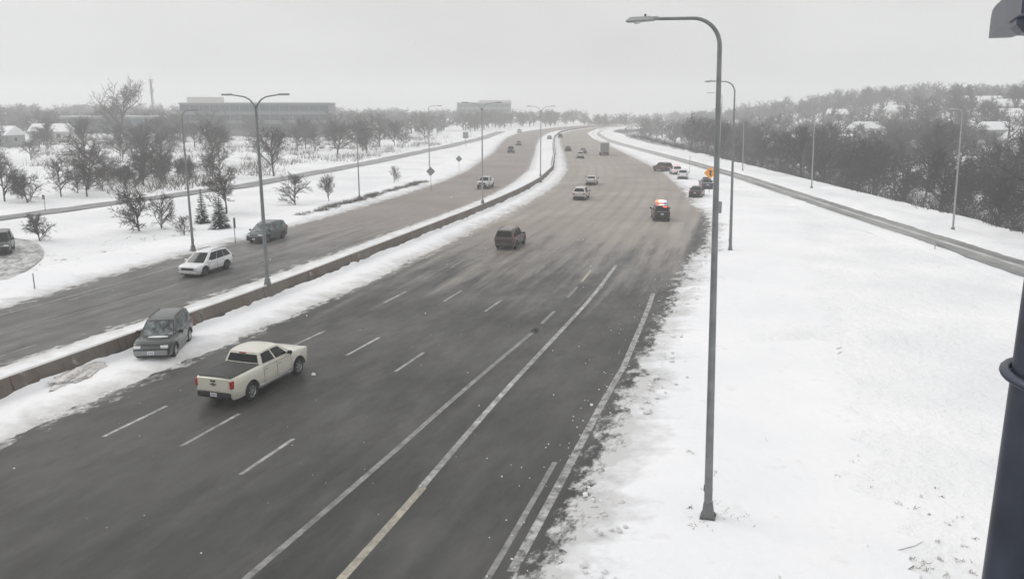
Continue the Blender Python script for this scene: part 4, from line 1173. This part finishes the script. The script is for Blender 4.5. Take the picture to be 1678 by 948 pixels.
# the wood beyond the ramp
def wood_edge(Y): return float(ramp(Y)) + 13.5
def wood_front(R):
    Y = R.uniform(66, 250); X = wood_edge(Y) + R.uniform(0.5, 16)
    return (X, Y) if seen(X, Y, 6) and clear_of_homes(X, Y) else None
def wood_mid(R):
    Y = 66 + 300 * R.random() ** 1.3; X = wood_edge(Y) + R.uniform(16, 150)
    return (X, Y) if seen(X, Y, 6) and clear_of_homes(X, Y) and fnoise(X, Y, 22.0, 9.0) > -0.22 else None
for i, (x, y) in enumerate(sorted(spread_trees(30, wood_front, 5.0), key=lambda p: -p[0] / p[1])):
    tree('wood', i, at(x, y), R.choice((5.0, 6.5, 8.0, 9.0, 10.5)) * R.uniform(0.9, 1.1), 'dark bare tree at the near edge of the wood, %s counted from the right' % ORD[i], group='dark bare trees at the edge of the wood', rz=R.uniform(0, 6), wide=R.uniform(0.8, 1.25))
for i, (x, y) in enumerate(spread_trees(120, wood_mid, 6.0)):
    tree('wood', i, at(x, y), R.choice((6.5, 8.0, 9.0, 10.5, 12.0)) * R.uniform(0.9, 1.1), 'dark bare tree deep in the wood below the houses on the right', group='dark bare trees deep in the wood', rz=R.uniform(0, 6), wide=R.uniform(0.85, 1.3))

# past what one can count: the far woods as masses
def mass(name, pts, mats, hr, variants=4, thick=3.6, wide=(1.0, 1.4), seed=5):
    Rm = random.Random(seed)
    protos = []
    for i in range(variants):
        a, b = grow(900 + seed * 10 + i, 10.0, fork=0.15, limbs=9, subs=5, twigs=4, fine=5, thick=thick, spread=1.1, limb_n=2, sub_n=1, twig_n=1)
        c = MB(); c.add(a.v, a.f, 0); c.add(b.v, b.f, 1)
        me = c.mesh('p', mats, fix=False)
        me.calc_loop_triangles()
        v = np.empty(len(me.vertices) * 3, np.float32); me.vertices.foreach_get('co', v)
        f = np.empty(len(me.loop_triangles) * 3, np.int32); me.loop_triangles.foreach_get('vertices', f)
        mi = np.empty(len(me.loop_triangles), np.int32); me.loop_triangles.foreach_get('material_index', mi)
        protos.append((v.reshape(-1, 3), f, mi)); bpy.data.meshes.remove(me)
    V, F, I, base = [], [], [], 0
    for j, (x, y) in enumerate(pts):
        v, f, mi = protos[j % variants]
        a = Rm.uniform(0, 6.28); k = Rm.uniform(*hr) / 10; w_ = k * Rm.uniform(*wide)
        q = np.empty_like(v)
        q[:, 0] = (v[:, 0] * math.cos(a) - v[:, 1] * math.sin(a)) * w_ + x
        q[:, 1] = (v[:, 0] * math.sin(a) + v[:, 1] * math.cos(a)) * w_ + y
        q[:, 2] = v[:, 2] * k + gz(x, y)
        V.append(q); F.append(f + base); I.append(mi); base += len(v)
    V = np.concatenate(V); F = np.concatenate(F); I = np.concatenate(I)
    me = bpy.data.meshes.new(name)
    me.vertices.add(len(V)); me.vertices.foreach_set('co', V.ravel())
    me.loops.add(len(F)); me.loops.foreach_set('vertex_index', F)
    nf = len(F) // 3
    me.polygons.add(nf); me.polygons.foreach_set('loop_start', np.arange(0, nf * 3, 3, dtype=np.int32))
    me.polygons.foreach_set('loop_total', np.full(nf, 3, np.int32))
    for m_ in mats: me.materials.append(m_)
    me.polygons.foreach_set('material_index', I)
    me.update(calc_edges=True)
    o = link(name, me); tag(o, kind='stuff')
    return o
def wood_back(R):
    if R.random() < 0.42:
        Y = R.uniform(480, 900); X = R.uniform(62 if Y < 560 else 130, 470)
        return (X, Y) if seen(X, Y, 0) and X > float(wall(min(Y, 640))) + 34 else None
    Y = R.uniform(80, 640); X = wood_edge(min(Y, 520)) + R.uniform(10, 330)
    if Y > 470: X = R.uniform(40, 380) if Y > 560 else max(X, 110)
    return (X, Y) if seen(X, Y, 0) and X > 60 and clear_of_homes(X, Y) and fnoise(X, Y, 20.0, 2.0) > -0.25 else None
mass('far_wood', spread_trees(760, wood_back, 4.6, 30000), [M['bark_dark'], M['twig_dark']], (5.5, 12.0), seed=3)
def plain_back(R):
    Y = R.uniform(300, 720); X = R.uniform(-430, 130)
    if not seen(X, Y, 0): return None
    if Y < 600 and abs(X - float(wall(min(Y, 640)))) < 34: return None
    if Y < 520 and X > float(wall(Y)) - 48: return None
    if Y < 420 and X > -45: return None
    return (X, Y)
mass('far_treeline', spread_trees(520, plain_back, 5.5, 30000), [M['bark'], M['twig']], (6.0, 10.5), wide=(1.2, 1.8), seed=8)

# brushwood on the slope of the creek: nobody could count its stems
def brush(name, n, where, mat, seed, hh=(0.7, 2.6)):
    Rb = random.Random(seed); mb = MB()
    for _ in range(n):
        p_ = where(Rb)
        if p_ is None: continue
        X, Y = p_
        z = gz(X, Y)
        for k in range(3):
            h = Rb.uniform(*hh); dx, dy = Rb.gauss(0, 0.5), Rb.gauss(0, 0.5); r = Rb.uniform(0.02, 0.05)
            p = Vector((X + Rb.gauss(0, 0.4), Y + Rb.gauss(0, 0.4), z - 0.1)); q = p + Vector((dx * h, dy * h, h))
            mb.add([p + Vector((r, 0, 0)), p + Vector((-r, r, 0)), p + Vector((-r, -r, 0)), q], [(0, 1, 3), (1, 2, 3), (2, 0, 3)])
    tag(mb.build(name, M[mat], fix=False), kind='stuff')
def b_right(Rb):
    Y = 62 + 300 * Rb.random() ** 1.4; X = wood_edge(Y) - 1.0 + abs(Rb.gauss(0, 1)) * 42
    return (X, Y) if seen(X, Y, 4) and fnoise(X, Y, 9.0, 5.0) > -0.28 and fnoise(X, Y, 2.5, 1.0) > -0.35 else None
brush('brushwood', 16000, b_right, 'twig_dark', 4)
def b_left(Rb):
    Y = 92 + 260 * Rb.random() ** 1.3; X = float(front(Y)) - 7 - Rb.random() * 130
    if not seen(X, Y, 4): return None
    return (X, Y) if fnoise(X, Y, 15.0, 6.0) > 0.12 and fnoise(X, Y, 3.0, 2.0) > -0.1 else None
brush('scrub', 22000, b_left, 'weeds', 6, (0.5, 2.2))

# the low row of shrubs on the left verge: one by one
def shrub_mesh(seed):
    Rs = random.Random(seed); mb = MB()
    for _ in range(230):
        a = Rs.uniform(0, 6.28); e = Rs.uniform(0.25, 1.45); l = Rs.uniform(0.35, 0.75)
        d = Vector((math.cos(a) * math.cos(e), math.sin(a) * math.cos(e), math.sin(e)))
        p = Vector((Rs.gauss(0, 0.22), Rs.gauss(0, 0.22), -0.05)); w_ = d.orthogonal().normalized() * 0.022; w2_ = d.cross(w_)
        mb.add([p - w_, p + w_ * 0.5 + w2_, p + w_ * 0.5 - w2_, p + d * l], [(0, 1, 3), (1, 2, 3), (2, 0, 3)])
    return mb.mesh('shrub', M['weeds'], fix=False)
SH = [shrub_mesh(i) for i in range(4)]
for i in range(26):
    f_ = i / 25
    x = -24.2 + 9.6 * f_ ** 0.95 + R.uniform(-0.25, 0.25); y = 93.6 + 43.5 * f_ + R.uniform(-0.4, 0.4)
    o = link('shrub', SH[i % 4]); o.location = at(x, y); k = R.uniform(0.9, 1.5); o.scale = (k * 1.15, k * 1.5, k * 0.9); o.rotation_euler = (0, 0, R.uniform(-0.3, 0.3))
    tag(o, 'low dark shrub in the long row on the left verge, %s from the near end' % ORD[i], 'shrub', 'row of low shrubs on the left verge')

# dead grass poking through the snow
def tufts():
    Rt = random.Random(9); mb = MB()
    spots = []
    for _ in range(95):
        X = Rt.uniform(6.2, 15); Y = Rt.uniform(19, 30)
        if fnoise(X, Y, 2.2, 3.3) > 0.05: spots.append((X, Y))
    for _ in range(14): spots.append((5.95 + Rt.gauss(0, 0.45), 22.6 + Rt.gauss(0, 0.5)))
    for _ in range(80):
        Y = Rt.uniform(55, 80); spots.append((float(wall(Y)) + float(eb_far(Y)) - Rt.uniform(3, 12), Y))
    for X, Y in spots:
        k = Rt.uniform(0.5, 1.3) * (1 if X > 0 else 1.4)
        for b in range(Rt.randint(4, 10)):
            a = Rt.uniform(0, 6.28); e = Rt.uniform(0.25, 1.1); l = Rt.uniform(0.06, 0.17) * k
            d = Vector((math.cos(a) * math.cos(e), math.sin(a) * math.cos(e), math.sin(e)))
            p = Vector((X + Rt.gauss(0, 0.07) * k, Y + Rt.gauss(0, 0.07) * k, gz(X, Y) + (0.17 if 5 < X < 7.2 else 0.02))); w_ = d.orthogonal().normalized() * 0.010
            w2_ = d.cross(w_)
            mb.add([p - w_, p + w_ * 0.5 + w2_, p + w_ * 0.5 - w2_, p + d * l], [(0, 1, 3), (1, 2, 3), (2, 0, 3)])
    tag(mb.build('dead_grass', M['dead_grass'], fix=False), kind='stuff')
tufts()

# ------------------------------------------------------------------ bits on the road
def lump(name, label, cat, mat, loc, size, seed, group=None, rough=0.35):
    bm = bmesh.new(); bmesh.ops.create_icosphere(bm, subdivisions=5 if rough > 0.5 else 3, radius=1.0)
    for v in bm.verts:
        n_ = noise.noise(v.co * 1.6 + Vector((seed, 0, 0))) + 0.5 * noise.noise(v.co * 4 + Vector((0, seed, 0))) + (0.45 * noise.noise(v.co * 9 + Vector((0, seed, 3))) if rough > 0.5 else 0)
        v.co = Vector((v.co.x * size[0], v.co.y * size[1], max(v.co.z, -0.15) * size[2])) * (1 + (0.55 if rough > 0.5 else 0.35) * n_)
    me = bpy.data.meshes.new(name); bm.to_mesh(me); bm.free(); me.materials.append(M[mat])
    me.polygons.foreach_set('use_smooth', [True] * len(me.polygons))
    o = link(name, me); o.location = loc
    return tag(o, label, cat, group)
def scrap():
    mb = MB()
    for k, (x, y, a) in enumerate(((0, 0, 0.3), (0.12, 0.30, 0.9))):
        pts = [(x + 0.36 * (i / 6 - 0.5) * math.cos(a), y + 0.36 * (i / 6 - 0.5) * math.sin(a), 0.03 + 0.07 * math.sin(PI * i / 6)) for i in range(7)]
        mb.grid([[(p[0] - math.sin(a) * s, p[1] + math.cos(a) * s, p[2] + t) for s, t in ((-0.07, 0), (-0.07, 0.02), (0.07, 0.02), (0.07, 0), (-0.07, 0))] for p in pts])
    o = mb.build('tyre_scrap', M['rubber_scrap'], smooth=40); o.location = (1.25, 44.3, 0.0)
    tag(o, 'black curled scrap of tyre lying on the grey line in mid road', 'debris')
scrap()
lump('snow_heap', 'brown-stained heap of snow against the foot of the median barrier', 'snow heap', 'dirty_snow', (-20.4, 36.3, 0.03), (0.8, 1.6, 0.24), 1.0, rough=0.9)
lump('snow_chunk', 'small white lump of snow behind the front wheel of the cream pickup', 'snow', 'snow', (-9.35, 36.7, 0.0), (0.10, 0.12, 0.11), 2.0)
Rc = random.Random(21)
mb = MB()
for _ in range(150):
    if Rc.random() < 0.86:
        Y = Rc.uniform(18, 60); X = float(wall(Y)) + float(off_r(Y)) + Rc.gauss(-0.9, 1.0)
    else:
        Y = Rc.uniform(20, 60); X = float(wall(Y)) + Rc.uniform(5.5, 25)
    s = Rc.uniform(0.010, 0.034); mb.box((X, Y, s * 0.3), (s * 2, s * Rc.uniform(1.2, 2.6), s), rot=Matrix.Rotation(Rc.uniform(0, 3), 3, 'Z'), taper=(0.6, 0.6))
tag(mb.build('snow_crumbs', M['snow']), kind='stuff')

# ploughed clods along the ragged edges of the banks
def clods():
    Rk = random.Random(31); mb = MB()
    ico = bmesh.new(); bmesh.ops.create_icosphere(ico, subdivisions=1, radius=1.0)
    iv = [v.co.copy() for v in ico.verts]; jf = [tuple(v.index for v in f.verts) for f in ico.faces]; ico.free()
    for k in range(1500):
        Y = 17 + 75 * Rk.random() ** 1.5
        c = fnoise(k % 3, Y, 2.2, 60.0 + k % 3)
        if c < 0.08: continue
        if k % 3 == 0: X = float(wall(Y)) + float(med_r(Y)) - 0.35 + Rk.gauss(0, 0.40)
        elif k % 3 == 1: X = float(wall(Y)) + float(off_r(Y)) + 0.45 + Rk.gauss(0, 0.60)
        else: X = float(wall(Y)) + float(off_r(Y)) + 0.8 + abs(Rk.gauss(0, 0.5))
        r = min(0.16, 0.025 + abs(Rk.gauss(0, 0.045)))
        q = Vector((Rk.uniform(0, 9), Rk.uniform(0, 9), Rk.uniform(0, 9)))
        sx, sy, sz = r * Rk.uniform(0.8, 1.4), r * Rk.uniform(0.8, 1.4), r * Rk.uniform(0.5, 0.8)
        z = 0.02 if k % 3 != 2 else 0.10
        mb.add([(X + v.x * sx * (1 + 0.5 * noise.noise(v + q)), Y + v.y * sy * (1 + 0.5 * noise.noise(v + q)), z + v.z * sz) for v in iv], jf, 0 if Rk.random() < 0.6 else 1)
    tag(mb.build('snow_clods', [M['road_edge_snow'], M['dirty_snow']], fix=False), kind='stuff')
clods()

# ------------------------------------------------------------------ buildings
def house(label, loc, rz, wd, dp, h, wallm, group='houses on the wooded hill'):
    t = thing('house', label, 'house', loc, rz, group)
    MB().box((0, 0, h / 2 - 1.5), (wd, dp, h + 3)).build('wall', M[wallm], t)
    rh = dp * 0.34
    m = MB(); m.prism([(-dp / 2 - 0.5, h - 0.12), (dp / 2 + 0.5, h - 0.12), (dp / 2 + 0.5, h + 0.12), (0, h + rh), (-dp / 2 - 0.5, h + 0.12)], 'x', -wd / 2 - 0.4, wd / 2 + 0.4)
    rf = m.build('roof', M['snow'], t)
    MB().box((wd * 0.25, 0.6, h + rh * 0.9), (0.7, 0.7, 1.8)).build('chimney', M['brick'], rf)
    for i in range(3):
        for s in (-1, 1):
            x = -wd * 0.32 + i * wd * 0.32
            fw = MB().box((x, s * (dp / 2 + 0.02), h * 0.55), (1.5, 0.08, 1.5)).build('window', M['siding'], t)
            MB().box((x, s * (dp / 2 + 0.05), h * 0.55), (1.25, 0.08, 1.25)).build('pane', M['window'], fw)
    for s in (-1, 1):
        fw = MB().box((s * (wd / 2 + 0.02), 0, h * 0.55), (0.08, 1.5, 1.5)).build('window', M['siding'], t)
        MB().box((s * (wd / 2 + 0.05), 0, h * 0.55), (0.08, 1.25, 1.25)).build('pane', M['window'], fw)
    dr = MB().box((wd * 0.1, -dp / 2 - 0.02, 1.0), (0.95, 0.08, 2.0)).build('door', M['brick'], t)
    return t
HS = [(211, 397, 'siding', 'pale house high on the hill, left one near the skyline at the far right'), (207, 365, 'siding', 'pale house high on the hill, right beside the leftmost skyline house'),
      (192, 324, 'grey_siding', 'grey house on the hill close to the right edge of the view'), (187, 408, 'siding', 'house with a broad snowy roof on the hill above mid wood'),
      (178, 455, 'grey_siding', 'faint grey house with a snowy roof near the top of the hazy hill'), (128, 398, 'siding', 'hazy pale house low on the hill behind the trees'),
      (106, 304, 'grey_siding', 'grey house in the wood with its snowy roof just showing'), (90, 306, 'siding', 'pale house in the wood just right of the second light pole'),
      (115, 296, 'siding', 'pale house in the wood uphill from the red one'), (98, 246, 'red_siding', 'dark red house among the trees in the wood'),
      (123, 259, 'grey_siding', 'small grey house in mid wood, roof white with snow'), (107, 190, 'siding', 'pale house low in the wood near the right light pole'),
      (155, 268, 'grey_siding', 'grey house up in the wood at the right, near the row of roofs'), (180, 304, 'siding', 'pale house up on the hill at the right, among tall trees'),
      (143, 232, 'siding', 'white-roofed house on the right slope behind the nearest pale light pole'), (166, 350, 'grey_siding', 'grey hazy house just below the hill crest, roof white with snow'),
(140, 330, 'siding', 'pale hazy house halfway up the wooded hill')]
for i, (x, y, m_, lb) in enumerate(HS):
    house(lb, (x, y, gz(x, y) + 0.3), R.uniform(-0.5, 0.5), R.uniform(9, 12), R.uniform(7, 8.5), R.uniform(3.2, 4.4), m_)
for x, y, m_, lb in ((-152, 275, 'siding', 'snow-roofed house on the left plain behind the thicket'), (-150, 243, 'grey_siding', 'grey house at the left edge of the plain, roof under snow'), (-196, 350, 'grey_siding', 'far grey house in the haze at the left')):
    house(lb, (x, y, gz(x, y) + 0.3), R.uniform(-0.3, 0.3), 11, 7.5, 3.0, m_, 'houses on the left plain')
def office(label, loc, rz, wd, dp, floors, pent=None):
    t = thing('office_building', label, 'building', loc, rz)
    fh = 3.7; H = floors * fh
    MB().box((0, 0, H / 2 - 2), (wd, dp, H + 4)).build('wall', M['office_concrete'], t)
    n = int(wd / 4)
    me = None
    for f_ in range(floors):
        for i in range(n):
            x = -wd / 2 + (i + 0.5) * wd / n
            if me is None: me = MB().box((0, 0, 0), (wd / n - 0.35, 0.2, 2.3)).mesh('window', M['office_glass'])
            o = link('window', me, t); o.location = (x, -dp / 2 - 0.03, f_ * fh + 2.1)
    m = MB(); m.box((0, 0, H + 0.3), (wd + 0.6, dp + 0.6, 0.6)); rf = m.build('roof', M['grey_siding'], t)
    MB().box((0, 0, H + 0.66), (wd, dp, 0.12)).build('roof_snow', M['snow'], rf)
    if pent:
        MB().box((pent[0], 0, H + 0.72 + pent[2] / 2), (pent[1], dp * 0.6, pent[2])).build('plant_room', M['siding'], t)
office('long low office building with bluish glass bands on the left skyline', (-106, 352, 2.2), 0.06, 60, 18, 3, (-22, 12, 2.2))
office('faint flat-roofed building in the haze, left of where the highway vanishes', (-21, 640, 0.0), -0.05, 40, 18, 4, (8, 24, 1.6))
office('wide hazy low building behind the trees at the left skyline', (-165, 345, 0.5), 0.1, 38, 16, 2)
def mast():
    t = thing('radio_mast', 'thin radio mast with antennas rising over the left trees', 'mast', (-168, 392, gz(-168, 392)))
    m = MB(); H = 23.0
    for a in (0, 2.094, 4.189): m.tube([(0.7 * math.cos(a), 0.7 * math.sin(a), 0), (0.28 * math.cos(a), 0.28 * math.sin(a), H)], 0.12, 5)
    for k in range(16):
        z = H * k / 16; z2 = H * (k + 1) / 16; r = 0.7 - 0.42 * k / 16; r2 = 0.7 - 0.42 * (k + 1) / 16
        for j in range(3):
            a, b = 2.094 * j, 2.094 * (j + 1)
            m.tube([(r * math.cos(a), r * math.sin(a), z), (r2 * math.cos(b), r2 * math.sin(b), z2)], 0.06, 4)
    m.build('lattice', M['galvanised'], t)
    for z in (22.2, 18.0):
        for j in range(3):
            a = 2.094 * j + 0.5
            MB().box((0.75 * math.cos(a), 0.75 * math.sin(a), z), (0.4, 0.4, 2.0), rot=Matrix.Rotation(a, 3, 'Z')).build('antenna', M['siding'], t)
    m = MB(); m.tube([(0, 0, H - 0.5), (0, 0, H + 2.5)], 0.07, 5); m.build('whip_antenna', M['galvanised'], t)
mast()

# ------------------------------------------------------------------ falling snow and the hazy air
Rf = random.Random(77); mb = MB()
for _ in range(420):
    d = 6 + 30 * Rf.random() ** 0.7
    X = Rf.uniform(-0.62, 0.60) * d; Y = d; Z = 12.3 + Rf.uniform(-0.55, 0.15) * d
    if Z < 0.3: continue
    r = Rf.uniform(0.004, 0.010)
    mb.add([(X + r, Y, Z), (X - r, Y, Z), (X, Y + r, Z), (X, Y - r, Z), (X, Y, Z + r), (X, Y, Z - r)], [(0, 2, 4), (2, 1, 4), (1, 3, 4), (3, 0, 4), (2, 0, 5), (1, 2, 5), (3, 1, 5), (0, 3, 5)])
tag(mb.build('snowflakes', M['snow'], fix=False), kind='stuff')

HAZE = 0.0012
mb = MB(); mb.box((0, 800, 22), (3400, 1960, 60))
hz = mb.build('haze', [])
hm = bpy.data.materials.new('haze'); hm.use_nodes = True
hm.node_tree.nodes.clear()
ho = hm.node_tree.nodes.new('ShaderNodeOutputMaterial'); pv = hm.node_tree.nodes.new('ShaderNodeVolumePrincipled')
pv.inputs['Color'].default_value = (0.93, 0.935, 0.94, 1); pv.inputs['Density'].default_value = HAZE; pv.inputs['Anisotropy'].default_value = 0.1
hm.node_tree.links.new(pv.outputs[0], ho.inputs['Volume'])
hz.data.materials.append(hm)
tag(hz, kind='stuff')
